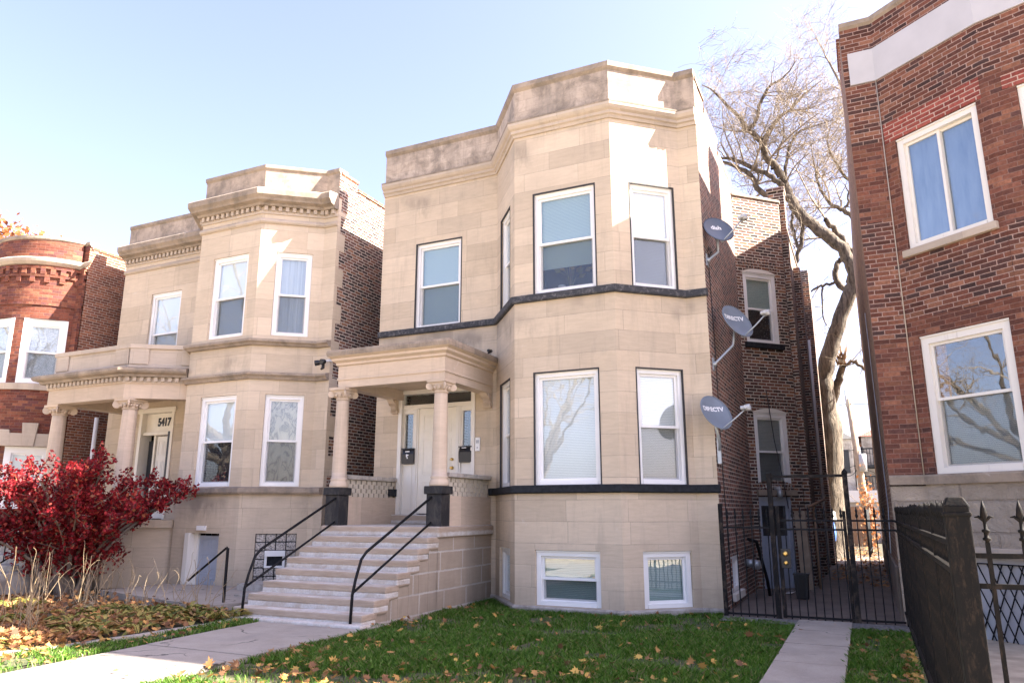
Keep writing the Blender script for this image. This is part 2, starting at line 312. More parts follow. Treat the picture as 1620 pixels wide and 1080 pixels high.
# ------------------------------------------------------------------ mesh helpers
def tag(o, label=None, cat=None, group=None, kind=None):
    if label: o['label'] = label
    if cat: o['category'] = cat
    if group: o['group'] = group
    if kind: o['kind'] = kind
    return o
def empty(name, loc, label, cat, group=None):
    o = bpy.data.objects.new(name, None); C.collection.objects.link(o); o.location = loc
    o.empty_display_size = .2
    bpy.context.view_layer.update() if False else None
    return tag(o, label, cat, group)
class MB:
    def __init__(s): s.v = []; s.f = []; s.mi = []; s.u = []; s.sm = []
    def face(s, pts, mi=0, uv=None, smooth=False):
        b = len(s.v); s.v += [tuple(p) for p in pts]; s.f.append(tuple(range(b, b+len(pts)))); s.mi.append(mi); s.u.append(uv); s.sm.append(smooth)
    def mesh(s, V, F, mi=0, smooth=False):
        b = len(s.v); s.v += [tuple(p) for p in V]
        for f in F: s.f.append(tuple(i+b for i in f)); s.mi.append(mi); s.u.append(None); s.sm.append(smooth)
    def box(s, x0, x1, y0, y1, z0, z1, mi=0):
        s.obox((0, 0), (1, 0), x0, x1, -y1, -y0, z0, z1, mi)
    def obox(s, p, t, u0, u1, n0, n1, z0, z1, mi=0):
        """box in a wall frame: p origin, t tangent, outward normal = (ty,-tx)"""
        n = (t[1], -t[0])
        def P(u, k, z): return (p[0]+t[0]*u+n[0]*k, p[1]+t[1]*u+n[1]*k, z)
        V = [P(u, k, z) for z in (z0, z1) for k in (n0, n1) for u in (u0, u1)]
        F = [(0, 2, 3, 1), (4, 5, 7, 6), (2, 6, 7, 3), (0, 1, 5, 4), (0, 4, 6, 2), (1, 3, 7, 5)]
        s.mesh(V, [f[::-1] for f in F], mi)
    def tube(s, pts, rad, n=8, mi=0, cap=True, smooth=True):
        pts = [Vector(p) for p in pts]
        if not hasattr(rad, '__len__'): rad = [rad]*len(pts)
        V = []; F = []; prev = None
        for i, p in enumerate(pts):
            d = (pts[min(i+1, len(pts)-1)]-pts[max(i-1, 0)])
            if d.length < 1e-9: d = Vector((0, 0, 1))
            d.normalize()
            if prev is None:
                a = d.orthogonal().normalized()
            else:
                a = (prev-d*prev.dot(d))
                a = a.normalized() if a.length > 1e-6 else d.orthogonal().normalized()
            prev = a; b = d.cross(a)
            for k in range(n):
                an = 2*math.pi*k/n
                V.append(p+(a*math.cos(an)+b*math.sin(an))*rad[i])
        for i in range(len(pts)-1):
            for k in range(n):
                F.append((i*n+k, i*n+(k+1) % n, (i+1)*n+(k+1) % n, (i+1)*n+k))
        s.mesh(V, F, mi, smooth)
        if cap:
            b = len(s.v)-len(V)
            s.f.append(tuple(b+k for k in reversed(range(n)))); s.mi.append(mi); s.u.append(None); s.sm.append(False)
            s.f.append(tuple(b+(len(pts)-1)*n+k for k in range(n))); s.mi.append(mi); s.u.append(None); s.sm.append(False)
    def lathe(s, c, prof, n=24, mi=0, smooth=True):
        """prof: list of (r,z)"""
        V = [(c[0]+r*math.cos(2*math.pi*k/n), c[1]+r*math.sin(2*math.pi*k/n), z) for r, z in prof for k in range(n)]
        F = [(i*n+k, i*n+(k+1) % n, (i+1)*n+(k+1) % n, (i+1)*n+k) for i in range(len(prof)-1) for k in range(n)]
        F.append(tuple(reversed(range(n)))); F.append(tuple((len(prof)-1)*n+k for k in range(n)))
        s.mesh(V, F, mi, smooth)
    def sweep(s, poly, prof, mi=0):
        """closed profile (out,z) swept along an open plan polyline, mitred, outward = right hand side"""
        P = [Vector(p) for p in poly]; nr = []
        for i in range(len(P)-1):
            d = (P[i+1]-P[i]).normalized(); nr.append(Vector((d.y, -d.x)))
        rows = []
        for i in range(len(P)):
            if i == 0: m = nr[0]
            elif i == len(P)-1: m = nr[-1]
            else:
                a, b = nr[i-1], nr[i]; m = (a+b)/(1+a.dot(b))
            rows.append([(P[i].x+m.x*o, P[i].y+m.y*o, z) for o, z in prof])
        k = len(prof)
        for i in range(len(P)-1):
            for j in range(k):
                q = (j+1) % k
                s.face([rows[i][j], rows[i][q], rows[i+1][q], rows[i+1][j]], mi)
        s.face(list(reversed(rows[0])), mi); s.face(rows[-1], mi)
    def wall(s, p0, p1, z0, z1, holes=(), depth=.14, u0=None, mi=0, reveal_mi=None):
        p0 = Vector(p0); p1 = Vector(p1); L = (p1-p0).length; t = (p1-p0)/L; n = Vector((t.y, -t.x))
        us = sorted({0, L, *[h[0] for h in holes], *[h[1] for h in holes]}); zs = sorted({z0, z1, *[h[2] for h in holes], *[h[3] for h in holes]})
        base = p0.dot(t) if u0 is None else u0
        def P(u, z, k=0): return (p0.x+t.x*u+n.x*k, p0.y+t.y*u+n.y*k, z)
        for i in range(len(us)-1):
            for j in range(len(zs)-1):
                uc, zc = (us[i]+us[i+1])/2, (zs[j]+zs[j+1])/2
                if any(h[0] < uc < h[1] and h[2] < zc < h[3] for h in holes): continue
                a, b, c, d = us[i], us[i+1], zs[j], zs[j+1]
                s.face([P(a, c), P(b, c), P(b, d), P(a, d)], mi, [(base+a, c), (base+b, c), (base+b, d), (base+a, d)])
        r = mi if reveal_mi is None else reveal_mi
        for a, b, c, d in holes:
            s.face([P(a, c), P(a, d), P(a, d, -depth), P(a, c, -depth)], r)
            s.face([P(b, d), P(b, c), P(b, c, -depth), P(b, d, -depth)], r)
            s.face([P(a, d), P(b, d), P(b, d, -depth), P(a, d, -depth)], r)
            s.face([P(b, c), P(a, c), P(a, c, -depth), P(b, c, -depth)], r)
    def build(s, name, mats, parent=None, bevel=0, label=None):
        me = bpy.data.meshes.new(name); me.from_pydata(s.v, [], s.f)
        if isinstance(mats, str): mats = [mats]
        for m in mats: me.materials.append(MAT[m])
        me.polygons.foreach_set('material_index', s.mi); me.polygons.foreach_set('use_smooth', s.sm)
        uvl = me.uv_layers.new(name='UVMap')
        if len(me.polygons) < 30000:
            for p in me.polygons:
                u = s.u[p.index]; n = p.normal
                if u is None:
                    if abs(n.z) > .8: f = lambda v: (v.x, v.y)
                    else:
                        l = math.hypot(n.x, n.y) or 1; tx, ty = -n.y/l, n.x/l
                        f = lambda v: (v.x*tx+v.y*ty, v.z)
                    u = [f(me.vertices[i].co) for i in p.vertices]
                for li, uvv in zip(p.loop_indices, u): uvl.data[li].uv = uvv
        o = bpy.data.objects.new(name, me); C.collection.objects.link(o)
        if parent is not None:
            o.parent = parent; o.matrix_parent_inverse = Matrix.Translation(-wloc(parent))
        if bevel:
            bm = o.modifiers.new('bevel', 'BEVEL'); bm.width = bevel; bm.segments = 2; bm.limit_method = 'ANGLE'; bm.angle_limit = R(40)
        if label: o['label'] = label
        return o
def wloc(o):
    v = Vector((0, 0, 0))
    if o.type == 'EMPTY': return Vector(o.location)
    return v
def unit(p0, p1):
    d = Vector(p1)-Vector(p0); L = d.length; return (d.x/L, d.y/L), L
def build_np(name, V, F, mat, parent=None, mats_idx=None):
    """V (n,3), F (m,k)"""
    me = bpy.data.meshes.new(name); k = F.shape[1]
    me.vertices.add(len(V)); me.vertices.foreach_set('co', V.astype(np.float32).ravel())
    me.loops.add(F.size); me.loops.foreach_set('vertex_index', F.astype(np.int32).ravel())
    me.polygons.add(len(F)); me.polygons.foreach_set('loop_start', np.arange(0, F.size, k, dtype=np.int32))
    me.polygons.foreach_set('loop_total', np.full(len(F), k, np.int32))
    for m in ([mat] if isinstance(mat, str) else mat): me.materials.append(MAT[m])
    if mats_idx is not None: me.polygons.foreach_set('material_index', mats_idx.astype(np.int32))
    me.update(calc_edges=True); me.validate()
    o = bpy.data.objects.new(name, me); C.collection.objects.link(o)
    if parent is not None:
        o.parent = parent; o.matrix_parent_inverse = Matrix.Translation(-wloc(parent))
    return o

# ------------------------------------------------------------------ ground
def flat(name, pts, z, mat, kind='structure', thick=0, cat=None, label=None):
    b = MB(); b.face([(x, y, z) for x, y in pts])
    if thick:
        for i in range(len(pts)):
            a, c = pts[i], pts[(i+1) % len(pts)]; b.face([(a[0], a[1], z-thick), (c[0], c[1], z-thick), (c[0], c[1], z), (a[0], a[1], z)])
    o = b.build(name, mat); tag(o, label, cat, kind=kind); return o
flat('ground', [(-400, -400), (400, -400), (400, 600), (-400, 600)], -.11, 'leafy_ground')
flat('planting_bed', [(-18, 3.4), (-7.9, 3.4), (-7.9, 12.6), (-18, 12.6)], -.012, 'soil')
flat('street', [(-120, -16), (120, -16), (120, -6), (-120, -6)], -.09, 'asphalt')
flat('pavement', [(-120, 1.6), (120, 1.6), (120, 3.4), (-120, 3.4)], .012, 'concrete', thick=.05)
flat('lawn', [(-6.23, 3.4), (-1.06, 3.4), (-1.06, 12.0), (-2.15, 12.7), (-6.4, 12.9)], -.055, 'lawn_ground')
flat('side_lawn', [(-.34, 3.4), (.62, 3.4), (.55, 11.8), (-.36, 11.8)], -.04, 'lawn_ground')
flat('strip_lawn', [(-9.6, 3.4), (-7.97, 3.4), (-8.1, 8.6), (-8.42, 8.6)], .002, 'lawn_ground')
def path_slabs(name, quads, gap, z):
    b = MB()
    for (ax, ay, bx, by, cx, cy, dx, dy) in quads:
        zz = z+random.uniform(-.004, .004)
        b.face([(ax, ay, zz), (bx, by, zz), (cx, cy, zz), (dx, dy, zz)])
        q = [(ax, ay), (bx, by), (cx, cy), (dx, dy)]
        for i in range(4):
            e, f = q[i], q[(i+1) % 4]; b.face([(*e, -.05), (*f, -.05), (*f, zz), (*e, zz)])
    return tag(b.build(name, 'concrete'), kind='structure')
ys = [3.42, 5.05, 6.6, 8.0, 9.2]; qs = []
for i in range(4):
    y0, y1 = ys[i], ys[i+1]-.012
    L = lambda y: -7.78-.07*(y-5); Rr = lambda y: -6.28+.018*(y-5)
    qs.append((L(y0), y0, Rr(y0), y0, Rr(y1), y1, L(y1), y1))
path_slabs('front_path', qs, 0, .012)
ys = [3.42, 5.2, 6.5, 7.75, 8.75, 9.95, 11.1, 12.05]; qs = []
for i in range(7): qs.append((-1.05, ys[i], -.34, ys[i]+random.uniform(-.02, .02), -.35, ys[i+1]-.013, -1.05, ys[i+1]-.013))
path_slabs('side_path', qs, 0, .014)
flat('gangway_floor', [(-2.15, 12.05), (.33, 12.05), (.33, 30), (-1.1, 30), (-1.1, 17.3), (-2.15, 16.4)], .004, 'alley_concrete')
g = flat('gravel', [(-2.1, 11.55), (.5, 11.5), (.4, 12.05), (-2.1, 12.05)], .006, 'gravel', kind='stuff', label='pale gravel at the foot of the iron gate', cat='gravel')
flat('back_yard', [(-14, 30), (8, 30), (8, 44), (-14, 44)], .0, 'soil')

# ------------------------------------------------------------------ windows and doors
def window(house, p, t, u0, u1, z0, z1, up='white_blind', low='white_blind', sash=True, casing=.085, recess=.05, sillmat=None, caulk=None, slider=False, label=None, meet=.5, casemat='white_vinyl', low_drop=1.0, screen=True):
    """white framed window in a wall opening; p,t the wall frame, u0..z1 the opening"""
    c = casing; k = -recess
    b = MB()
    b.obox(p, t, u0+.004, u0+c, k-.09, k, z0+.004, z1-.004); b.obox(p, t, u1-c, u1-.004, k-.09, k, z0+.004, z1-.004)
    b.obox(p, t, u0+c, u1-c, k-.09, k, z1-c*1.1, z1-.004); b.obox(p, t, u0+c, u1-c, k-.09, k+.012, z0+.004, z0+c*.8)
    b.obox(p, t, u0+.004, u1-.004, k, k+.02, z1-.03, z1-.004)
    a0, a1, b0, b1 = u0+c, u1-c, z0+c*.8, z1-c*1.1
    st = .042
    zm = b0+(b1-b0)*meet
    def sashf(x0, x1, y0, y1, d, m=b):
        m.obox(p, t, x0, x0+st, d-.035, d, y0, y1); m.obox(p, t, x1-st, x1, d-.035, d, y0, y1)
        m.obox(p, t, x0+st, x1-st, d-.035, d, y1-st, y1); m.obox(p, t, x0+st, x1-st, d-.035, d, y0, y0+st)
    panes = []
    if slider:
        um = (a0+a1)/2
        sashf(a0, um+.02, b0, b1, k-.045); sashf(um-.02, a1, b0, b1, k-.085)
        panes = [(a0+st, um+.02-st, b0+st, b1-st, k-.06), (um-.02+st, a1-st, b0+st, b1-st, k-.10)]
    elif sash:
        sashf(a0, a1, zm-.022, b1, k-.04); sashf(a0, a1, b0, zm+.022, k-.08)
        panes = [(a0+st, a1-st, zm+.02, b1-st, k-.058), (a0+st, a1-st, b0+st, zm-.02, k-.098)]
    else:
        sashf(a0, a1, b0, b1, k-.04); panes = [(a0+st, a1-st, b0+st, b1-st, k-.058)]
    wo = b.build('window', casemat, house, label=label)
    for (x0, x1, y0, y1, d) in panes:
        q = MB(); q.obox(p, t, x0-.01, x1+.01, d-.006, d, y0-.01, y1+.01); q.build('pane', 'window_glass', wo)
    if sash and not slider and screen:
        q = MB(); q.obox(p, t, a0+.02, a1-.02, k-.072, k-.068, b0+.02, zm-.02); q.build('insect_screen', 'insect_screen', wo)
    n = (t[1], -t[0])
    for i, (m, pn) in enumerate(zip((up, low), panes)):
        if m is None: continue
        x0, x1, y0, y1, d = pn; q = MB()
        if i == 1 and low_drop < 1: y0 = y1-(y1-y0)*low_drop
        q.obox(p, t, x0-.03, x1+.03, d-.05, d-.042, y0-.03, y1+.03)
        q.build('curtain' if m in ('curtain', 'lace', 'gold_curtain', 'sky_reflection_curtain') else 'blind', m, wo)
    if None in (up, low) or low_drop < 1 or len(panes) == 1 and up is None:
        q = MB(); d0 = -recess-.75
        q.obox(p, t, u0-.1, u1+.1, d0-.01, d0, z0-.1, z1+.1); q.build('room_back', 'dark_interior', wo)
    if caulk:
        q = MB(); e = .022
        q.obox(p, t, u0-.001, u0+e, -.03, .004, z0, z1+.001); q.obox(p, t, u1-e, u1+.001, -.03, .004, z0, z1+.001); q.obox(p, t, u0+e, u1-e, -.03, .004, z1-e, z1+.001)
        q.build('caulk_line', 'caulk', wo)
    if sillmat:
        q = MB(); q.obox(p, t, u0-.06, u1+.06, -.1, .07, z0-.12, z0); q.build('sill', sillmat, wo, .008)
    return wo
def shift(h, e=0): return h
def panel_door(parent, p, t, u0, u1, z0, z1, n0, mat, name='door', glass=False, knob=True):
    b = MB(); b.obox(p, t, u0, u1, n0-.045, n0, z0, z1)
    w_ = u1-u0; h = z1-z0
    cells = [(.12, .46), (.54, .88)]
    rows = [(.06, .30), (.36, .70), (.76, .94)] if not glass else [(.06, .52)]
    for a, c in cells:
        for q0, q1 in rows:
            x0, x1, y0, y1 = u0+w_*a, u0+w_*c, z0+h*q0, z0+h*q1
            e = .018
            b.obox(p, t, x0, x1, n0, n0+.008, y0, y0+e); b.obox(p, t, x0, x1, n0, n0+.008, y1-e, y1)
            b.obox(p, t, x0, x0+e, n0, n0+.008, y0+e, y1-e); b.obox(p, t, x1-e, x1, n0, n0+.008, y0+e, y1-e)
            b.obox(p, t, x0+.045, x1-.045, n0, n0+.007, y0+.045, y1-.045)
    d = b.build(name, mat, parent, .003)
    if glass:
        q = MB()
        for i in range(2):
            for j in range(2):
                q.obox(p, t, u0+w_*(.1+.42*i), u0+w_*(.48+.42*i), n0+.001, n0+.006, z0+h*(.6+.17*j), z0+h*(.75+.17*j))
        q.build('glazing', 'window_glass', d)
        q = MB(); q.obox(p, t, u0+w_*.08, u1-w_*.08, n0, n0+.0015, z0+h*.59, z0+h*.93); q.build('glazing_backing', 'dark_interior', d)
    if knob:
        q = MB(); n = (t[1], -t[0])
        for zz, r in ((z0+h*.42, .033), (z0+h*.50, .028)):
            u = u1-.075; c = Vector((p[0]+t[0]*u+n[0]*n0, p[1]+t[1]*u+n[1]*n0, zz)); N = Vector((n[0], n[1], 0))
            q.tube([c, c+N*.012, c+N*.014, c+N*.04, c+N*.06, c+N*.066], [r, r, r*.45, r*.45, r*.9, r*.4], 14)
        q.build('handle', 'brass', d)
    return d

# ================================================================== the greystone in the middle
A_, B_, C_, D_, E_, G_ = (-9.1, 12.7), (-6.3, 12.7), (-5.35, 11.5), (-3.5, 11.5), (-2.5, 12.4), (-2.15, 12.4)
FR = [A_, B_, C_, D_, E_, G_]
def profile_cornice(z, steps, back=-.05):
    """steps: list of (out,z) going up the front face"""
    return steps+[(back, steps[-1][1]), (back, steps[0][1])]
def scroll(b, c, ax, r0, th, turns=2.2, n=40, flip=1):
    """volute: a flat spiral roll, c centre, ax=(tx,ty) plane tangent"""
    pts = []; rad = []
    for i in range(n):
        f = i/(n-1); a = flip*f*turns*2*math.pi+math.pi/2; r = r0*(1-f*.88)
        pts.append((c[0]+ax[0]*r*math.cos(a), c[1]+ax[1]*r*math.cos(a), c[2]+r*math.sin(a))); rad.append(th*(1-.55*f))
    b.tube(pts, rad, 8)
def column(house, x, y, z0, z1, r, mat, flare=1.42):
    b = MB(); h = z1-z0; cap = .19
    b.lathe((x, y), [(r*1.14, z0+.17)]+[(r*(1.13-.17*f**1.6), z0+.17+(h-cap-.17)*f) for f in [i/10 for i in range(11)]], 28)
    o = b.build('column', mat, house)
    b = MB()
    b.lathe((x, y), [(r*flare, z0), (r*flare, z0+.035), (r*flare*.98, z0+.06), (r*1.28, z0+.10), (r*1.2, z0+.12), (r*1.27, z0+.135), (r*1.27, z0+.155), (r*1.14, z0+.172)], 28)
    b.build('column_base', mat, o)
    b = MB(); t = z1-cap
    b.lathe((x, y), [(r*.97, t-.04), (r*1.1, t-.03), (r*1.1, t-.015), (r*.97, t), (r*1.02, t+.02), (r*1.25, t+.075), (r*1.3, t+.11)], 28)
    b.box(x-r*1.55, x+r*1.55, y-r*1.55, y+r*1.55, z1-.05, z1)
    b.box(x-r*1.3, x+r*1.3, y-r*1.25, y+r*1.25, z1-.095, z1-.05)
    for dx, dy in ((1, 1), (1, -1), (-1, 1), (-1, -1)):
        l = math.hypot(dx, dy); ax = (dx/l, dy/l)
        cc = (x+dx*r*1.28, y+dy*r*1.28, z1-.115)
        scroll(b, cc, ax, r*.62, r*.15, 2.0, 34, 1)
        N = Vector((-ax[1], ax[0], 0)); cv = Vector(cc)
        b.tube([cv-N*r*.12, cv+N*r*.12], [r*.52, r*.52], 14)
    for k in range(10):
        a = 2*math.pi*k/10; b.tube([(x+r*1.15*math.cos(a), y+r*1.15*math.sin(a), t+.01), (x+r*1.33*math.cos(a), y+r*1.33*math.sin(a), t+.075)], [r*.14, r*.22], 7)
    b.build('capital', mat, o)
    return o

H = empty('greystone_house', (-5.6, 14, 0), 'tan two flat with three satellite dishes on its side and black sill bands', 'house', None)
def u_on(p0, x=None, y=None):
    pass
fh = {}
# openings per facade section, u measured from the section start
secA = [(9.1-8.235, 9.1-7.11, 5.24, 7.12)]
tA, LA = unit(A_, B_); tB, LB = unit(B_, C_); tC, LC = unit(C_, D_); tD, LD = unit(D_, E_); tE, LE = unit(E_, G_)
door_o = (9.1-8.53, 9.1-6.755, 1.30, 3.97)
secA_holes = secA+[door_o]
mB = LB*.5
secB = [(mB-.42, mB+.42, a, b_) for a, b_ in ((.07, .93), (1.965, 3.87), (5.27, 7.17))]
secC = [(.355, 1.545, 1.965, 3.87), (.365, 1.555, 5.27, 7.17), (.365, 1.48, .07, .93)]
mD = LD*.575
secD = [(mD-.44, mD+.44, 1.965, 3.87), (mD-.44, mD+.44, 5.27, 7.17), (mD-.43, mD+.43, .07, .93)]
b = MB()
b.wall(A_, B_, -.3, 8.45, secA_holes, .16, 0); b.wall(B_, C_, -.3, 8.45, secB, .16, 2.8); b.wall(C_, D_, -.3, 8.45, secC, .16, 4.33)
b.wall(D_, E_, -.3, 8.45, secD, .16, 6.18); b.wall(E_, G_, -.3, 8.45, (), .16, 7.53)
b.build('facade', 'greystone', H)
b = MB()
for p, q, u in ((A_, B_, 0), (B_, C_, 2.8), (C_, D_, 4.33), (D_, E_, 6.18), (E_, G_, 7.53)): b.wall(p, q, 8.45, 9.38, (), .1, u)
b.build('parapet', 'greystone_weathered', H)
b = MB(); b.sweep(FR[:-1]+[(-2.145, 12.4)], [(.05, 9.37), (.05, 9.465), (-.28, 9.475), (-.28, 9.0)])
b.build('coping', 'stone_trim_dark', H, .012)
b = MB(); b.sweep(FR, [(-.03, 8.35), (.03, 8.35), (.045, 8.40), (.08, 8.42), (.08, 8.47), (.12, 8.50), (.15, 8.55), (.15, 8.60), (-.03, 8.605)])
co = b.build('cornice', 'stone_trim', H, .006)
b = MB(); b.sweep(FR, [(-.02, 8.606), (.155, 8.601), (.158, 8.632), (.10, 8.655), (-.02, 8.665)]); b.build('cornice_cap', 'stone_trim_dark', co, .005)
FRp = [A_, B_, C_, D_, E_, (-2.12, 12.4)]
b = MB(); b.sweep(FRp, [(-.03, 5.13), (.055, 5.13), (.07, 5.15), (.07, 5.255), (-.03, 5.275)]); b.build('sill_band', 'worn_band', H, .006)
b = MB(); b.sweep([(-6.42, 12.7), B_, C_, D_, E_, (-2.11, 12.4)], [(-.03, 1.83), (.06, 1.83), (.085, 1.85), (.085, 1.955), (-.03, 1.97)])
b.build('sill_band', 'black_paint', H, .006)
b = MB(); b.sweep([(-6.4, 12.7), B_, C_, D_, E_, G_], [(-.05, -.3), (.05, -.3), (.05, .04), (.02, .064), (-.05, .064)]); b.build('base_course', 'plinth', H, .006)
K = dict(caulk=True)
window(H, A_, tA, *secA[0], up='green_blind', low='green_blind', **K)
window(H, B_, tB, *secB[0], up='green_blind', sash=False); window(H, B_, tB, *secB[1], up='white_blind', low='grey_blind', **K); window(H, B_, tB, *secB[2], up='green_blind', low='green_blind', **K)
window(H, C_, tC, *secC[0], up='white_blind', sash=False, **K)
w2 = window(H, C_, tC, *secC[1], up='green_blind', low='green_blind', low_drop=.5, **K)
window(H, C_, tC, *secC[2], up='green_blind', low='green_blind')
window(H, D_, tD, *secD[0], up='white_blind', low='white_blind', **K); window(H, D_, tD, *secD[1], up='white_blind', low='grey_blind', **K)
window(H, D_, tD, *secD[2], up='green_blind', sash=False)
# pot plant behind the upper bay window
b = MB()
px0 = (-5.35+.80, 11.5+.42)
for k in range(16):
    a = random.uniform(0, 6.28); l = random.uniform(.12, .3); hh = random.uniform(.25, .6)
    c = Vector((px0[0]+.1, px0[1]+.05, 5.4)); e = c+Vector((math.cos(a)*l, math.sin(a)*l*.5, hh)); m = c+Vector((math.cos(a)*l*.4, math.sin(a)*l*.2, hh*.8))
    b.tube([c, m, e], [.006, .005, .003], 5)
    d = (e-m).normalized(); sidev = d.cross(Vector((0, 1, 0))).normalized()*.05
    b.face([e, e+d*.06+sidev, e+d*.17, e+d*.06-sidev])
tp = b.build('potted_plant', 'hosta_leaf'); tag(tp, 'leafy house plant behind the widest upper window of the tan two flat', 'plant')
b = MB(); b.lathe((px0[0]-.05, px0[1]), [(.05, 5.36), (.07, 5.5), (.062, 5.5), (.05, 5.40)], 16); b.build('pot', 'white_vinyl', tp)

# side wall, canted wing bay and rear wing
W1, W2 = (-2.15, 16.35), (-1.22, 17.28)
tW, LW = unit(W1, W2)
sideh = [(13.15-12.4, 14.05-12.4, .22, .80)]
b = MB()
b.wall(G_, (-2.15, 13.3), -.3, 9.32, [(.75, .8999, .22, .8)], .14, 12.4); b.wall((-2.15, 13.3), (-2.15, 14.7), -.3, 9.12, [(0.0001, .75, .22, .8)], .14, 13.3); b.wall((-2.15, 14.7), W1, -.3, 8.86, (), .14, 14.7)
b.build('side_wall', 'gangway_brick', H)
winW = [(.16, 1.06, 5.15, 6.78), (.18, 1.06, 1.98, 3.62)]; doorW = (.16, 1.0, -.3, 1.85)
b = MB(); b.wall(W1, W2, -.3, 8.6, winW+[doorW], .14, 16.4)
b.build('bay_wall', 'common_brick', H)
b = MB(); b.wall(W2, (-1.22, 26), -.3, 8.55, (), .1, 17.7)
b.wall((-1.22, 26), (-9.1, 26), -.3, 8.5); b.wall((-9.1, 26), A_, -.3, 8.6, (), .1, 0)
b.build('rear_wall', 'common_brick', H)
# brick arches over the wing openings
def arch(b, p, t, uc, w_, z, rise, n0=.012, bricks=13, h=.115, rows=2):
    rad = (w_*w_/4+rise*rise)/(2*rise); zc = z+rise-rad; half = math.asin(w_/2/rad)
    nrm = (t[1], -t[0])
    for r in range(rows):
        for k in range(bricks):
            a0 = -half+2*half*k/bricks+.012; a1 = -half+2*half*(k+1)/bricks-.012
            r0 = rad+r*(h+.012); r1 = r0+h
            V = []
            for nn in (-.02, n0):
                for rr, aa in ((r0, a0), (r0, a1), (r1, a1), (r1, a0)):
                    u = uc+rr*math.sin(aa); V.append((p[0]+t[0]*u+nrm[0]*nn, p[1]+t[1]*u+nrm[1]*nn, zc+rr*math.cos(aa)))
            b.mesh(V, [(4, 5, 6, 7), (0, 4, 7, 3), (1, 2, 6, 5), (0, 1, 5, 4), (3, 7, 6, 2)])
def arch_infill(b, p, t, uc, w_, z, rise, k=-.05):
    """white segmental head filling between the square frame and the arch"""
    rad = (w_*w_/4+rise*rise)/(2*rise); zc = z+rise-rad; half = math.asin(w_/2/rad); nrm = (t[1], -t[0])
    top = [(uc+rad*math.sin(-half+2*half*i/12), zc+rad*math.cos(-half+2*half*i/12)) for i in range(13)]
    P = lambda u, zz, kk: (p[0]+t[0]*u+nrm[0]*kk, p[1]+t[1]*u+nrm[1]*kk, zz)
    b.face([P(uc-w_/2, z-.004, k), P(uc+w_/2, z-.004, k)]+[P(u, zz, k) for u, zz in reversed(top)])
for o_ in winW:
    b = MB(); arch(b, W1, tW, (o_[0]+o_[1])/2, o_[1]-o_[0]+.06, o_[3], .09); b.build('window_arch', 'common_brick', H)
    b = MB(); arch_infill(b, W1, tW, (o_[0]+o_[1])/2, o_[1]-o_[0]+.06, o_[3], .09, .006); b.build('arch_board', 'white_wood', H)
b = MB(); arch(b, W1, tW, .58, .9, 1.85, .09); b.build('door_arch', 'common_brick', H)
window(H, W1, tW, *winW[0], up='green_blind', low=None, sillmat='black_paint', casing=.1, recess=.03)
window(H, W1, tW, *winW[1], up='grey_blind', low='grey_blind', sillmat='stone_trim_dark', casing=.1, recess=.03)
panel_door(H, W1, tW, doorW[0]+.06, doorW[1]-.05, -.02, 1.78, -.09, 'grey_door', 'basement_door', glass=True, knob=False)
b = MB(); b.obox(W1, tW, .16, .22, -.12, -.03, -.02, 1.84); b.obox(W1, tW, .95, 1.0, -.12, -.03, -.02, 1.84); b.obox(W1, tW, .22, .95, -.12, -.03, 1.78, 1.84); b.build('door_frame', 'grey_door', H)
tS = (0, 1)
window(H, G_, tS, .75, 1.65, .22, .80, up=None, sash=False, sillmat='white_wood', recess=.02)
# roofs, chimneys and piers
b = MB(); b.face([(-9.1, 12.9, 8.42), (-6.3, 12.9, 8.42), (-5.3, 11.8, 8.42), (-3.5, 11.8, 8.42), (-2.5, 12.6, 8.42), (-2.16, 12.6, 8.42), (-2.16, 16.35, 8.42), (-1.24, 17.3, 8.42), (-1.24, 26, 8.42), (-9.1, 26, 8.42)])
b.build('roof', 'roof_felt', H)
b = MB(); b.sweep([(-2.15, 12.45), (-2.15, 13.3)], [(.025, 9.30), (.025, 9.36), (-.25, 9.36), (-.25, 9.3)]); b.sweep([(-2.15, 13.3), (-2.15, 14.7)], [(.025, 9.10), (.025, 9.16), (-.25, 9.16), (-.25, 8.4)])
b.sweep([(-2.15, 14.7), W1], [(.025, 8.84), (.025, 8.9), (-.25, 8.9), (-.25, 8.4)]); b.sweep([W1, W2, (-1.22, 26)], [(.03, 8.585), (.03, 8.64), (-.25, 8.64), (-.25, 8.4)])
b.build('wall_coping', 'stone_trim_dark', H, .01)
b = MB(); b.box(-1.45, -1.09, 17.45, 17.85, -.2, 8.95); b.box(-1.4, -1.05, 20.6, 21.3, -.2, 8.0); b.box(-1.4, -1.0, 24.2, 25.0, -.2, 9.0)
b.box(-1.48, -1.07, 17.42, 17.88, 8.95, 9.05)
b.build('brick_pier', 'common_brick', H, .01)
b = MB()
b.mesh([(-1.215+.03, y, z) for y, z in ((17.9, .4), (20.6, .4), (20.6, 5.2), (19.6, 6.3), (18.6, 5.0), (17.9, 4.4))], [(0, 1, 2, 3, 4, 5)])
b.build('parging', 'parging', H)
b = MB(); b.tube([(-1.13, 23.6, 6.6), (-1.13, 23.6, 4), (-1.13, 23.6, .1)], .04, 8); b.build('downpipe', 'white_vinyl', H)
b = MB(); b.box(-8.0, -7.2, 19, 19.8, 8.4, 10.2); b.build('chimney', 'rear_brick', H)

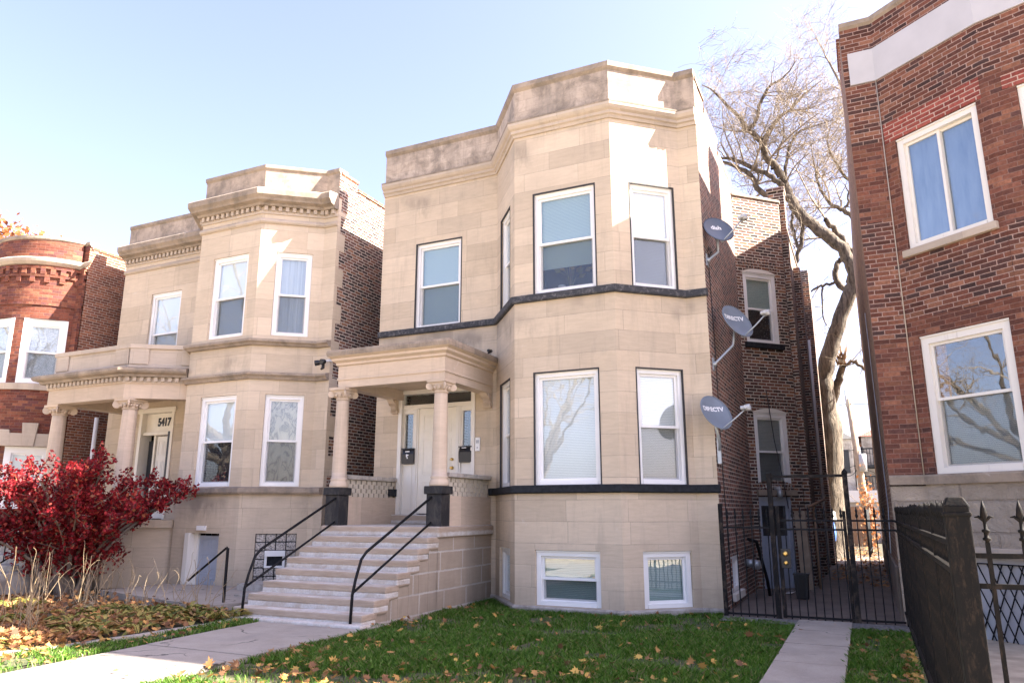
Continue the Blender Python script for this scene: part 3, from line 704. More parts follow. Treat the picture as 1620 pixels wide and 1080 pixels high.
# ---- porch of the middle house
b = MB()
b.box(-8.74, -6.33, 10.68, 12.68, 1.12, 1.30); b.build('porch_floor', 'stair_stone', H, .03)
b = MB(); b.box(-8.70, -6.385, 10.74, 12.68, -.2, 1.12); 
b.build('porch_base', 'stair_block', H)
b = MB()
for i in range(7):
    zt = 1.30-.1625*(i+1); yb = 10.70-.275*i; yf = yb-.275-.025
    jl = random.uniform(-.02, .02); jr = random.uniform(-.015, .015)
    b.box(-8.70+jl, -6.368+jr*.6, yf, yb+.06, zt-.10, zt)
    b.box(-8.698+jl, -6.371+jr*.6, yf+.004, yb+.05, zt-.20, zt-.09)
o = b.build('stair_steps', 'stair_stone', H, .022)
sb = o.modifiers.new('sub', 'SUBSURF'); sb.subdivision_type = 'SIMPLE'; sb.levels = 3; sb.render_levels = 3
tx = bpy.data.textures.new('worn_edge', 'CLOUDS'); tx.noise_scale = .22
dm = o.modifiers.new('wear', 'DISPLACE'); dm.texture = tx; dm.strength = .03; dm.mid_level = .5; dm.texture_coords = 'OBJECT'
b = MB(); b.box(-8.8, -6.28, 8.60, 8.85, -.1, .045); b.build('stair_footing', 'stair_stone', H, .02)
b = MB()
for i in range(6):
    zt = 1.30-.1625*(i+1)-.17; yb = 10.76-.275*i
    b.box(-8.67, -6.385-.003*i, yb-.279, yb+.002 if i else 10.75, -.2, zt+.005)
b.build('stair_side', 'stair_block', H)
for x, y in ((-8.6, 10.93), (-6.5, 10.93)):
    b = MB(); b.box(x-.145, x+.145, y-.145, y+.145, 1.30, 1.82); pd = b.build('porch_pedestal', 'charcoal_paint', H, .008)
    b = MB(); b.box(x-.18, x+.18, y-.18, y+.18, 1.822, 1.955); b.build('pedestal_cap', 'charcoal_paint', pd, .012)
    column(H, x, y+.02, 1.957, 3.76, .118, 'porch_stone')
# low walls with pierced brick
for x, y0, y1 in ((-8.62, 11.1, 12.68), (-6.5, 11.1, 12.68)):
    b = MB(); b.box(x-.10, x+.10, y0, y1, 1.30, 1.80); lw = b.build('low_wall', 'porch_stone', H)
    b = MB(); zz = 1.80
    for r in range(4):
        yy = y0+(0 if r % 2 else .08)
        while yy < y1-.05:
            b.box(x-.06, x+.06, yy, min(yy+.125, y1), zz, zz+.07); yy += .165
        b.box(x-.055, x+.055, y0, y1, zz+.07, zz+.078); zz += .078
    b.build('pierced_brick', 'pale_block', lw, .004)
    b = MB(); b.box(x-.035, x+.035, y0, y1, 1.80, 2.11); b.build('screen_backing', 'dark_interior', lw)
    b = MB(); yy = y0
    while yy < y1-.02: b.box(x-.12, x+.12, yy, min(yy+.52, y1), 2.113, 2.19); yy += .525
    b.build('low_wall_cap', 'plinth', lw, .012)
b = MB(); b.box(-8.75, -8.5, 12.45, 12.69, 1.83, 1.97); b.build('sill_band', 'black_paint', H, .006)
# porch roof
PO = [(-8.66, 12.7), (-8.66, 10.86), (-6.385, 10.86), (-6.385, 12.7)]
b = MB(); b.sweep(PO, [(0, 3.76), (0, 3.90), (.02, 3.90), (.02, 3.93), (.005, 3.94), (.005, 4.16), (.04, 4.18), (.04, 4.22), (.10, 4.26), (.10, 4.30), (.155, 4.33), (.155, 4.42), (-.24, 4.47), (-.24, 3.76)])
pr = b.build('porch_roof', 'porch_stone', H, .006)
b = MB(); b.face([(-8.42, 11.1, 3.95), (-6.62, 11.1, 3.95), (-6.62, 12.7, 3.95), (-8.42, 12.7, 3.95)]); b.build('porch_ceiling', 'porch_stone', pr)
b = MB(); b.sweep(PO, [(.09, 4.335), (.165, 4.335), (.175, 4.40), (.165, 4.445), (-.2, 4.50), (-.2, 4.42)]); b.face([(-8.46, 11.06, 4.49), (-6.58, 11.06, 4.49), (-6.58, 12.69, 4.49), (-8.46, 12.69, 4.49)])
b.build('porch_cornice', 'stone_trim_dark', pr, .01)
# carved brackets
for x in (-8.60, -6.47):
    b = MB(); pts = []
    prof = [(12.69, 3.48), (12.62, 3.5), (12.60, 3.55), (12.62, 3.6), (12.58, 3.66), (12.50, 3.70), (12.44, 3.76), (12.69, 3.76)]
    for s_ in (-1, 1): pts.append([(x+s_*.075, y, z) for y, z in prof])
    b.face(list(reversed(pts[0]))); b.face(pts[1])
    for i in range(len(prof)): j = (i+1) % len(prof); b.face([pts[0][i], pts[0][j], pts[1][j], pts[1][i]])
    for dx in (-.08, .08):
        scroll(b, (x+dx, 12.585, 3.70), (0, 1), .06, .014, 1.8, 26); scroll(b, (x+dx, 12.635, 3.545), (0, 1), .045, .011, 1.6, 24, -1)
    for k in range(5): b.tube([(x-.05+.025*k, 12.6, 3.52), (x-.05+.025*k, 12.585, 3.6), (x-.05+.025*k, 12.55, 3.66)], [.008, .013, .008], 6)
    b.build('bracket', 'porch_stone', H)
# door unit
p, t = A_, tA; u0, u1 = door_o[0], door_o[1]
b = MB()
b.obox(p, t, u0, u0+.085, -.14, .03, 1.48, 3.92); b.obox(p, t, u1-.085, u1, -.14, .03, 1.48, 3.92); b.obox(p, t, u0, u1, -.14, .035, 3.87, 3.965)
b.obox(p, t, u0+.085, u1-.085, -.14, -.045, 3.58, 3.66); b.obox(p, t, u0+.10, u1-.10, -.10, -.02, 3.575, 3.615)
for a in (u0+.40, u1-.40): b.obox(p, t, a-.055, a+.055, -.14, -.04, 1.48, 3.58); b.obox(p, t, a-.02, a+.02, -.04, -.025, 1.48, 3.58)
df = b.build('door_frame', 'white_wood', H, .004)
for a, c in ((u0+.085, u0+.345), (u1-.345, u1-.085)):
    b = MB(); b.obox(p, t, a, c, -.14, -.07, 1.48, 2.62); b.obox(p, t, a+.04, c-.04, -.07, -.06, 1.56, 2.5); b.obox(p, t, a, c, -.14, -.05, 2.62, 2.68); b.obox(p, t, a, c, -.14, -.05, 3.48, 3.58)
    b.obox(p, t, a, a+.035, -.12, -.06, 2.68, 3.48); b.obox(p, t, c-.035, c, -.12, -.06, 2.68, 3.48)
    b.build('sidelight_panel', 'white_wood', H, .003)
for a, c, z0, z1 in ((u0+.12, u0+.31, 2.68, 3.48), (u1-.31, u1-.12, 2.68, 3.48), (u0+.085, u1-.085, 3.66, 3.87)):
    q = MB(); q.obox(p, t, a, c, -.10, -.094, z0, z1); g_ = q.build('sidelight' if z1 < 3.6 else 'transom', 'window_glass', H)
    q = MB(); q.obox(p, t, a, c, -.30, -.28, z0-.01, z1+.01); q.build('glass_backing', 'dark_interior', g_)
panel_door(H, p, t, u0+.455, u1-.455, 1.50, 3.57, -.06, 'cream_door', 'front_door')
b = MB(); b.obox(p, t, u0-.02, u1+.02, -.15, .17, 1.305, 1.48); b.build('threshold', 'stair_stone', H, .015)

# ------------------------------------------------------------------ letters
def text_mesh(txt, size, origin, t, up, mat, name, parent, n_off=0, ext=.002, sx=1.0, bold=0):
    cu = bpy.data.curves.new(name, 'FONT'); cu.body = txt; cu.size = size; cu.extrude = ext; cu.align_x = 'CENTER'; cu.align_y = 'CENTER'; cu.offset = bold
    tmp = bpy.data.objects.new('tmp', cu); C.collection.objects.link(tmp)
    dg = bpy.context.evaluated_depsgraph_get(); me = bpy.data.meshes.new_from_object(tmp.evaluated_get(dg))
    bpy.data.objects.remove(tmp); bpy.data.curves.remove(cu)
    T = Vector(t).normalized(); U = Vector(up).normalized(); Nn = T.cross(U); O = Vector(origin)+Nn*n_off
    M = Matrix(((T.x*sx, U.x, Nn.x, O.x), (T.y*sx, U.y, Nn.y, O.y), (T.z*sx, U.z, Nn.z, O.z), (0, 0, 0, 1)))
    me.transform(M); me.materials.clear(); me.materials.append(MAT[mat])
    o = bpy.data.objects.new(name, me); C.collection.objects.link(o)
    if parent is not None: o.parent = parent; o.matrix_parent_inverse = Matrix.Translation(-wloc(parent))
    return o

# ------------------------------------------------------------------ things on the porch of the middle house
def mailbox(x, label, marked):
    r = empty('mailbox', (x, 12.74, 2.46), label, 'mailbox', 'black mailboxes beside the white front door')
    b = MB(); y1 = 12.768; pr_ = [(y1, 2.46), (12.67, 2.47), (12.66, 2.66), (12.70, 2.76), (y1, 2.79)]
    a = [(x-.135, y, z) for y, z in pr_]; c = [(x+.135, y, z) for y, z in pr_]
    b.face(a); b.face(list(reversed(c)))
    for i in range(5): j = (i+1) % 5; b.face([a[i], c[i], c[j], a[j]])
    b.build('box_body', 'black_plastic', r, .006)
    b = MB(); b.obox((x, 12.7), (1, 0), -.145, .145, 0, .05, 2.755, 2.775); b.build('lid', 'black_plastic', r, .004)
    if marked:
        b = MB(); b.obox((x, 12.66), (1, 0), -.05, .05, .002, .004, 2.70, 2.72); b.obox((x, 12.66), (1, 0), -.03, .0, .002, .004, 2.60, 2.66); b.obox((x, 12.66), (1, 0), .0, .03, .002, .004, 2.63, 2.65); b.obox((x, 12.66), (1, 0), -.012, .012, .002, .004, 2.57, 2.60)
        b.build('sticker', 'white_mark', r)
    else:
        b = MB(); b.obox((x, 12.66), (1, 0), -.07, .03, .004, .006, 2.735, 2.75); b.build('sticker', 'white_mark', r)
mailbox(-8.27, 'black mailbox with white stickers on the panel left of the white front door', True)
mailbox(-6.955, 'plain black mailbox right of the white front door below the dark sidelight', False)
r = empty('intercom', (-6.68, 12.7, 2.8), 'small white intercom panel on the stone beside the right mailbox', 'intercom')
b = MB(); b.box(-6.735, -6.635, 12.665, 12.7, 2.67, 2.93); b.build('panel', 'white_vinyl', r, .006)
b = MB(); b.box(-6.715, -6.655, 12.660, 12.664, 2.82, 2.88); b.box(-6.70, -6.67, 12.660, 12.664, 2.72, 2.75); b.build('speaker_grille', 'grey_plastic', r)
# hole with pipes under the low wall is a plain rubble gap: bricks lying on the porch
for i, (x, y) in enumerate(((-8.05, 12.35), (-7.9, 12.4))):
    pass

def handrail(x, label):
    r = empty('handrail', (x, 8.75, 0), label, 'handrail', 'black pipe handrails of the tan stone steps')
    b = MB(); b.tube([(x, 10.79, 1.77), (x, 9.05, .98), (x, 8.93, .88), (x, 8.82, .62), (x, 8.76, .42), (x, 8.74, 0.03)], .021, 10); b.build('top_rail', 'iron', r)
    b = MB(); b.tube([(x, 10.79, 1.36), (x, 8.78, .45)], .018, 10); b.build('lower_rail', 'iron', r)
    b = MB(); b.tube([(x, 8.74, .03), (x, 8.74, .042)], [.05, .045], 12); b.build('foot_plate', 'iron', r)
handrail(-8.52, 'black pipe handrail on the left edge of the tan stone steps')
handrail(-6.55, 'black pipe handrail on the right edge of the tan stone steps by the lawn')
r = empty('security_light', (-6.30, 12.55, 4.5), 'tiny security camera perched on the back corner of the small porch roof', 'camera')
b = MB(); b.tube([(-6.33, 12.5, 4.47), (-6.33, 12.5, 4.56)], .012, 8); b.build('stem', 'grey_plastic', r)
b = MB(); b.tube([(-6.33, 12.52, 4.57), (-6.33, 12.40, 4.56), (-6.33, 12.39, 4.56)], [.035, .03, .02], 10); b.tube([(-6.38, 12.5, 4.53), (-6.30, 12.44, 4.55)], .02, 8); b.build('camera_head', 'black_plastic', r)

# ------------------------------------------------------------------ satellite dishes on the side wall
def dish(center, nrm, rad, ratio, mount, elbow, lnb, mat, label, text=None, extra_pole=None):
    r = empty('satellite_dish', mount, label, 'satellite dish', 'satellite dishes on the brick side wall')
    N = Vector(nrm).normalized(); Uu = (Vector((0, 0, 1))-N*N.z).normalized(); T = Uu.cross(N); Cc = Vector(center)
    n = 40; rings = 8; V = []; F = []
    def pt(f, a, off): return Cc+T*(rad*ratio*f*math.cos(a))+Uu*(rad*f*math.sin(a))+N*(.10*rad*(f*f)*1.6-off)
    for off in (0, .012):
        V.append(pt(0, 0, off))
        for k in range(1, rings+1): V += [pt(k/rings, 2*math.pi*i/n, off) for i in range(n)]
    h = 1+rings*n
    for base, flip in ((0, False), (h, True)):
        for i in range(n):
            f = (base, base+1+i, base+1+(i+1) % n); F.append(f[::-1] if flip else f)
        for k in range(rings-1):
            for i in range(n):
                a = base+1+k*n+i; c = base+1+k*n+(i+1) % n; f = (a, a+n, c+n, c); F.append(f[::-1] if flip else f)
    for i in range(n):
        a = 1+(rings-1)*n+i; c = 1+(rings-1)*n+(i+1) % n; F.append((a, a+h, c+h, c))
    b = MB(); b.mesh(V, F, 0, True)
    rim = [pt(1, 2*math.pi*i/n, .004) for i in range(n+1)]; b.tube(rim, .008, 6, cap=False)
    rf = b.build('reflector', mat, r)
    if text:
        tx_ = text_mesh(text, rad*.33 if len(text) > 4 else rad*.42, Cc+Uu*(rad*.25)-T*(rad*.05), T, Uu, 'white_mark', 'lettering', rf, .004, .001, .95, .004)
        for vv in tx_.data.vertices:
            q_ = vv.co-Cc; a_q, b_q = q_.dot(T)/(rad*ratio), q_.dot(Uu)/rad; vv.co = vv.co+N*(.16*rad*(a_q*a_q+b_q*b_q))
    back = Cc-N*.05
    mt = Vector(mount); el = Vector(elbow)
    b = MB(); b.tube([mt+Vector((.02, 0, 0)), mt+(el-mt)*.15+Vector((.02, 0, 0)), el*.97+mt*.03, el+(back-el)*.2, back-Uu*.1*rad], .024, 10); b.build('mast', 'galvanised', r)
    b = MB(); b.box(mt.x, mt.x+.02, mt.y-.07, mt.y+.07, mt.z-.11, mt.z+.11); b.tube([mt+Vector((.015, 0, 0)), mt+Vector((.05, 0, .02))], [.05, .04], 12); b.build('wall_plate', 'galvanised', r, .004)
    b = MB(); b.obox((0, 0), (1, 0), 0, 0, 0, 0, 0, 0) if False else None
    b.tube([back-T*.09, back+T*.09], .03, 8); b.tube([back+Uu*.06-N*.02, back-Uu*.12-N*.03], .035, 8); b.build('bracket', 'galvanised', r)
    Lb = Vector(lnb); bt = Cc-Uu*rad*.93
    b = MB(); b.tube([Cc-Uu*rad*.6-N*.03, bt-N*.01, bt+(Lb-bt)*.5-Uu*.01, Lb], .013, 8); b.build('feed_arm', 'galvanised', r)
    b = MB(); dl = (Cc-Lb).normalized()
    sidev = dl.cross(Vector((0, 0, 1))).normalized()
    b.tube([Lb-dl*.05, Lb+dl*.03], .05, 10)
    for k in (-.07, 0, .07): b.tube([Lb+sidev*k+dl*.02, Lb+sidev*k+dl*.075, Lb+sidev*k+dl*.08], [.026, .034, .028], 10)
    b.tube([Lb-sidev*.1, Lb+sidev*.1], .03, 8); b.build('feed_head', 'grey_plastic', r)
    return r
NRM = (.52, -.62, .58)
d1 = dish((-1.93, 12.66, 6.36), (.50, -.70, .50), .31, .86, (-2.15, 12.64, 5.84), (-1.96, 12.78, 6.02), (-1.46, 12.55, 6.50), 'dish_dark', 'dark blue satellite dish, topmost of three on the brick side wall', 'dish')
d2 = dish((-1.76, 12.86, 4.72), (.70, -.53, .47), .35, .84, (-2.15, 12.64, 3.98), (-1.83, 12.9, 4.34), (-1.22, 12.7, 4.80), 'dish_grey', 'grey satellite dish in front of the upper side window, middle of three', 'DIRECTV')
d3 = dish((-2.075, 12.08, 3.065), (.66, -.58, .47), .32, .86, (-2.15, 12.56, 2.42), (-2.06, 12.3, 2.62), (-1.56, 12.0, 3.13), 'dish_grey', 'grey satellite dish with the clearest white letters, lowest of three', 'DIRECTV')
b = MB(); b.box(-2.13, -2.07, 12.42, 12.46, 2.3, 2.72); b.build('pole_strap', 'galvanised', d3)
b = MB(); b.tube([(-2.12, 12.7, 5.95)]+[(-2.1+.02*math.sin(k), 12.72+.09*math.cos(k*.7), 6.0+.1*math.sin(k*.7)) for k in range(19)]+[(-1.95, 12.75, 6.1)], .006, 5); b.build('cable_coil', 'black_plastic', d1)
b = MB(); b.tube([(-2.14, 12.75, 6.0), (-2.13, 12.85, 4.2), (-2.13, 12.8, 2.5), (-2.135, 12.95, 1.0), (-2.13, 13.0, .1)], .008, 5)
tag(b.build('wall_cable', 'black_plastic'), 'thin black cable running down the brick side wall below the dishes', 'cable')
b = MB(); b.tube([(-1.75, 16.72, 4.1), (-1.65, 16.6, 3.0), (-1.55, 16.7, 2.2), (-1.5, 16.85, 1.6)], .01, 5)
tag(b.build('wall_cable', 'black_plastic'), 'black cable slanting across the lower window of the brick side bay', 'cable')
r = empty('wall_lamp', (-1.55, 16.85, 1.7), 'small caged lamp over the grey basement door in the gangway', 'lamp')
nn = Vector((tW[1], -tW[0], 0)); c0 = Vector((-1.72, 16.78, 2.0))
b = MB(); b.tube([c0, c0+nn*.12, c0+nn*.14-Vector((0, 0, .02))], [.05, .045, .03], 10); b.build('lamp_base', 'grey_plastic', r)
b = MB(); b.tube([c0+nn*.13-Vector((0, 0, .02)), c0+nn*.13-Vector((0, 0, .1)), c0+nn*.13-Vector((0, 0, .17)), c0+nn*.13-Vector((0, 0, .2))], [.05, .065, .05, .015], 12); b.build('lamp_glass', 'galvanised', r)
r = empty('vent_hood', (-2.1, 14.6, .65), 'grey dryer vent hood on the brick side wall past the basement window', 'vent')
b = MB(); b.tube([(-2.15, 14.75, .62), (-1.98, 14.75, .60)], .07, 12); b.tube([(-2.0, 14.75, .6), (-1.96, 14.75, .60), (-1.95, 14.75, .5)], [.09, .1, .06], 12); b.build('hood', 'galvanised', r)
b = MB(); b.tube([(-2.0, 14.3, 1.05), (-1.9, 14.6, 1.0), (-1.82, 15.1, .3), (-1.8, 15.2, -.02)], .03, 8)
tag(b.build('drain_pipe', 'iron'), 'black pipe leaning down the side wall next to the vent hood', 'pipe')

# ================================================================== left greystone
LH = empty('greystone_house', (-13, 14, 0), 'tan two flat with a toothed dentil cornice and columned porch numbered 5417', 'house')
a_, b_, c_, d_, e_, g_ = (-17.55, 12.8), (-14.25, 12.8), (-13.3, 11.5), (-11.5, 11.5), (-10.45, 12.35), (-10.1, 12.35)
LR = [a_, b_, c_, d_, e_, g_]
ta, la = unit(a_, b_); tb, lb = unit(b_, c_); tc, lc = unit(c_, d_); td, ld = unit(d_, e_)
hA = [(1.12, 2.22, 5.20, 7.06), (1.22, 2.43, 1.35, 3.98)]
mb_ = lb/2
hB = [(mb_-.4, mb_+.4, 2.04, 3.93), (mb_-.4, mb_+.4, 5.22, 7.08)]
hC = [(.44, 1.485, 2.04, 3.94), (.45, 1.50, 5.22, 7.09), (.50, 1.32, -.2, 1.10)]
md = ld*.575-.02
hD = [(md-.41, md+.38, 2.04, 3.94), (md-.40, md+.37, 5.22, 7.10), (md-.40, md+.40, .10, 1.10)]
b = MB()
for p, q, hs, u in ((a_, b_, hA, 0), (b_, c_, hB, 3.3), (c_, d_, hC, 4.8), (d_, e_, hD, 6.6), (e_, g_, (), 7.9)): b.wall(p, q, -.3, 8.2, hs, .16, u)
b.build('facade', 'greystone_left', LH)
b = MB()
for p, q, u in ((a_, b_, 0), (b_, c_, 3.3), (c_, d_, 4.8), (d_, e_, 6.6), (e_, g_, 7.9)): b.wall(p, q, 8.2, 9.06, (), .1, u)
b.build('parapet', 'greystone_left_weathered', LH)
b = MB(); b.sweep(LR[:-1]+[(-10.095, 12.35)], [(.035, 9.05), (.035, 9.125), (-.28, 9.135), (-.28, 8.7)]); b.build('coping', 'stone_trim_dark', LH, .012)
b = MB(); b.sweep(LR, [(-.03, 8.12), (.12, 8.12), (.14, 8.17), (.25, 8.20), (.27, 8.24), (.33, 8.30), (.34, 8.42), (.30, 8.46), (-.03, 8.50)]); b.build('cornice', 'stone_trim_dark', LH, .008)
def dentils(b, poly, z0, z1, out, wd, gap):
    for i in range(len(poly)-1):
        t, L = unit(poly[i], poly[i+1]); n = max(1, int(L/(wd+gap))); st = L/n
        for k in range(n): b.obox(poly[i], t, st*k+st/2-wd/2, st*k+st/2+wd/2, .0, out, z0, z1)
b = MB(); dentils(b, LR, 8.02, 8.12, .09, .075, .065); b.sweep(LR, [(-.02, 7.96), (.03, 7.96), (.035, 8.02), (-.02, 8.02)])
b.build('dentil_band', 'stone_trim', LH)
b = MB(); b.sweep(LR, [(-.03, 7.74), (.03, 7.74), (.06, 7.77), (.06, 7.81), (.03, 7.85), (-.03, 7.85)]); b.build('string_course', 'stone_trim', LH, .006)
b = MB(); b.sweep(LR, [(-.03, 4.25), (.05, 4.25), (.08, 4.30), (.13, 4.34), (.13, 4.385), (-.03, 4.42)]); b.build('string_course', 'stone_trim_dark', LH, .006)
b = MB(); b.sweep(LR, [(-.03, 4.98), (.07, 4.98), (.10, 5.02), (.15, 5.05), (.15, 5.10), (-.03, 5.13)]); b.build('sill_band', 'stone_trim_dark', LH, .006)
b = MB(); b.sweep(LR[1:], [(-.03, 1.88), (.09, 1.88), (.12, 1.92), (.12, 2.0), (-.03, 2.035)]); b.build('sill_band', 'stone_trim_dark', LH, .006)
window(LH, a_, ta, *hA[0], up='white_shade', low='white_shade', meet=.42)
window(LH, b_, tb, *hB[0]); window(LH, b_, tb, *hB[1])
window(LH, c_, tc, *hC[0], up='white_shade', low=None); window(LH, c_, tc, *hC[1], up='white_shade', low='grey_blind')
window(LH, d_, td, *hD[0], up='gold_curtain', low='gold_curtain'); window(LH, d_, td, *hD[1], up='curtain', low='curtain')
# glass block panel
gu0, gu1, gz0, gz1 = hD[2]; nx, nz_ = 4, 6
b = MB(); bw_, bh_ = (gu1-gu0)/nx, (gz1-gz0)/nz_
for i in range(nx):
    for j in range(nz_):
        if j in (2, 3) and i in (1, 2) and not (j == 3): continue
        if j == 3 and i in (1, 2): continue
        b.obox(d_, td, gu0+bw_*i+.008, gu0+bw_*(i+1)-.008, -.12, -.03, gz0+bh_*j+.008, gz0+bh_*(j+1)-.008)
gbp = b.build('glass_block_window', 'glass_block', LH, .012)
b = MB(); b.obox(d_, td, gu0, gu1, -.13, -.05, gz0, gz1); b.build('mortar_grid', 'black_paint', gbp)
b = MB(); x0, x1, z0, z1 = gu0+bw_, gu1-bw_, gz0+bh_*2, gz0+bh_*4
b.obox(d_, td, x0, x1, -.03, .03, z1-.11, z1); b.obox(d_, td, x0, x0+.05, -.03, -.0, z0, z1-.11); b.obox(d_, td, x1-.05, x1, -.03, 0, z0, z1-.11); b.obox(d_, td, x0+.05, x1-.05, -.03, 0, z0, z0+.04)
b.build('vent_frame', 'white_vinyl', gbp, .004)
# basement door in the areaway
panel_door(LH, c_, tc, hC[2][0]+.14, hC[2][1], -.15, 1.05, -.14, 'grey_door', 'basement_door', knob=False)
b = MB(); b.obox(c_, tc, hC[2][0]-.09, hC[2][0]+.03, -.14, .05, -.15, 1.10); b.obox(c_, tc, hC[2][0]+.03, hC[2][0]+.14, -.16, -.1, -.15, 1.1); b.build('door_frame', 'white_wood', LH, .006)
b = MB(); b.obox(c_, tc, .72, .95, -.01, .05, 1.16, 1.25); b.build('lintel_block', 'white_vinyl', LH)
b = MB(); b.wall((-10.1, 12.35), (-10.1, 13.0), -.3, 9.02, (), .1, 0); b.wall((-10.1, 13.0), (-10.1, 26), -.3, 8.84, (), .1, .65); b.wall((-10.1, 26), (-17.55, 26), -.3, 8.6); b.wall((-17.55, 26), a_, -.3, 8.9)
b.build('side_wall', 'common_brick', LH)
b = MB()
for k in range(11):
    z0 = -.2+.82*k
    if z0 > 8.1: break
    b.box(-10.2, -10.094, 12.352, 12.62, z0, min(z0+.41, 8.1)); b.box(-10.2, -10.094, 12.352, 12.45, z0+.412, min(z0+.819, 8.1))
b.build('quoin', 'greystone_left', LH)
b = MB(); b.sweep([(-10.1, 12.4), (-10.1, 13.0)], [(.03, 9.0), (.03, 9.06), (-.25, 9.06), (-.25, 8.6)]); b.sweep([(-10.1, 13.0), (-10.1, 26)], [(.03, 8.82), (.03, 8.88), (-.25, 8.88), (-.25, 8.6)]); b.build('wall_coping', 'rear_brick', LH, .01)
b = MB(); b.face([(-17.5, 13, 8.4), (-14.2, 13, 8.4), (-13.2, 11.8, 8.4), (-11.5, 11.8, 8.4), (-10.5, 12.6, 8.4), (-10.15, 12.6, 8.4), (-10.15, 26, 8.4), (-17.5, 26, 8.4)]); b.build('roof', 'roof_felt', LH)
# vent hole in the base
b = MB(); b.obox(b_, tb, 1.42, 1.54, 0, .004, .98, 1.12); b.build('vent_hole', 'dark_interior', LH)
# porch of the left house: front then canted side meeting the bay
LP = [(-17.08, 12.8), (-17.08, 10.87), (-14.5, 10.87), (-13.42, 11.62)]
b = MB(); b.sweep(LP, [(0, 3.95), (0, 4.28), (.03, 4.28), (.03, 4.31), (-.3, 4.31), (-.3, 3.95)]); pr = b.build('porch_roof', 'porch_stone', LH, .006)
b = MB(); b.face([(-16.82, 11.1, 4.2), (-14.55, 11.1, 4.2), (-13.6, 11.75, 4.2), (-14.2, 12.8, 4.2), (-16.82, 12.8, 4.2)]); b.build('porch_ceiling', 'porch_stone', pr)
b = MB(); dentils(b, LP, 4.32, 4.41, .10, .075, .06); b.sweep(LP, [(-.02, 4.30), (.035, 4.30), (.035, 4.42), (-.02, 4.42)]); b.build('dentil_band', 'stone_trim', pr)
b = MB(); b.sweep(LP, [(-.1, 4.415), (.14, 4.415), (.16, 4.46), (.25, 4.49), (.28, 4.53), (.28, 4.585), (.22, 4.61), (-.3, 4.66)]); b.build('porch_cornice', 'stone_trim_dark', pr, .01)
LQ = [(-17.02, 12.8), (-17.02, 10.94), (-14.52, 10.94), (-13.42, 11.70)]
b = MB(); b.sweep(LQ, [(.03, 4.60), (.03, 4.70), (0, 4.72), (0, 5.06), (.05, 5.08), (.05, 5.17), (-.2, 5.19), (-.2, 4.60)])
for q, t in (((-17.02, 10.94), (1, 0)), ((-14.52-.46, 10.94), (1, 0))): b.obox(q, t, 0, .44, .0, .035, 4.721, 5.08)
t_, l_ = unit(LQ[2], LQ[3]); b.obox(LQ[2], t_, 0.0, .4, 0, .035, 4.721, 5.08); b.obox(LQ[2], t_, l_-.25, l_, 0, .03, 4.721, 5.08)
b.face([(-16.95, 11, 4.66), (-14.6, 11, 4.66), (-13.6, 11.75, 4.66), (-14.2, 12.79, 4.66), (-16.95, 12.79, 4.66)])
b.build('porch_parapet', 'greystone_weathered' if False else 'stone_trim', pr, .01)
for x, y in ((-16.95, 11.12), (-14.55, 11.12)): column(LH, x, y, 1.35, 3.95, .155, 'porch_stone')
b = MB(); b.face([(-17.0, 10.9, 1.352), (-14.5, 10.9, 1.352), (-13.45, 11.65, 1.352), (-14.25, 12.8, 1.352), (-17.0, 12.8, 1.352)]); b.sweep(LP, [(.05, -.2), (.05, 1.2), (.1, 1.2), (.1, 1.36), (-.3, 1.36), (-.3, -.2)]); b.build('porch_floor', 'greystone_left', LH)
b = MB()
for i in range(8):
    zt = 1.35-.165*(i+1); yb = 10.75-.29*i; b.box(-16.9, -14.95, yb-.32, yb+.05, -.1, zt)
b.build('stair_steps', 'plinth', LH, .015)
b = MB(); b.box(-14.95, -14.62, 8.4, 10.76, -.1, .42); b.box(-14.95, -14.62, 9.4, 10.76, .42, .95); b.build('stair_side', 'plinth', LH, .02)
# its door
p, t = a_, ta; u0, u1 = hA[1][0], hA[1][1]
b = MB(); b.obox(p, t, u0, u0+.10, -.3, .03, 1.35, 3.98); b.obox(p, t, u1-.08, u1, -.3, .03, 1.35, 3.98); b.obox(p, t, u0-.05, u1+.05, -.1, .05, 3.92, 4.04); b.obox(p, t, u0+.10, u1-.08, -.3, -.12, 3.46, 3.92); b.obox(p, t, u0+.06, u1-.04, -.2, -.05, 3.38, 3.46)
b.obox(p, t, u0+.36, u0+.42, -.3, -.16, 1.35, 3.38)
b.build('door_frame', 'cream_door', LH, .006)
b = MB(); b.obox(p, t, u0+.16, u0+.34, -.3, -.2, 1.9, 3.25); b.build('sidelight', 'dark_interior', LH)
panel_door(LH, p, t, u0+.44, u1-.22, 1.37, 3.36, -.2, 'white_wood', 'front_door')
b = MB(); b.obox(p, t, u1-.21, u1-.085, -.14, -.02, 1.5, 3.45); b.build('storm_door', 'black_plastic', LH)
text_mesh('5417', .27, (p[0]+(u0+u1)/2+.12, 12.8+.115, 3.69), (1, 0, 0), (0, 0, 1), 'black_plastic', 'house_number', LH, .002, .004, .82, .012)
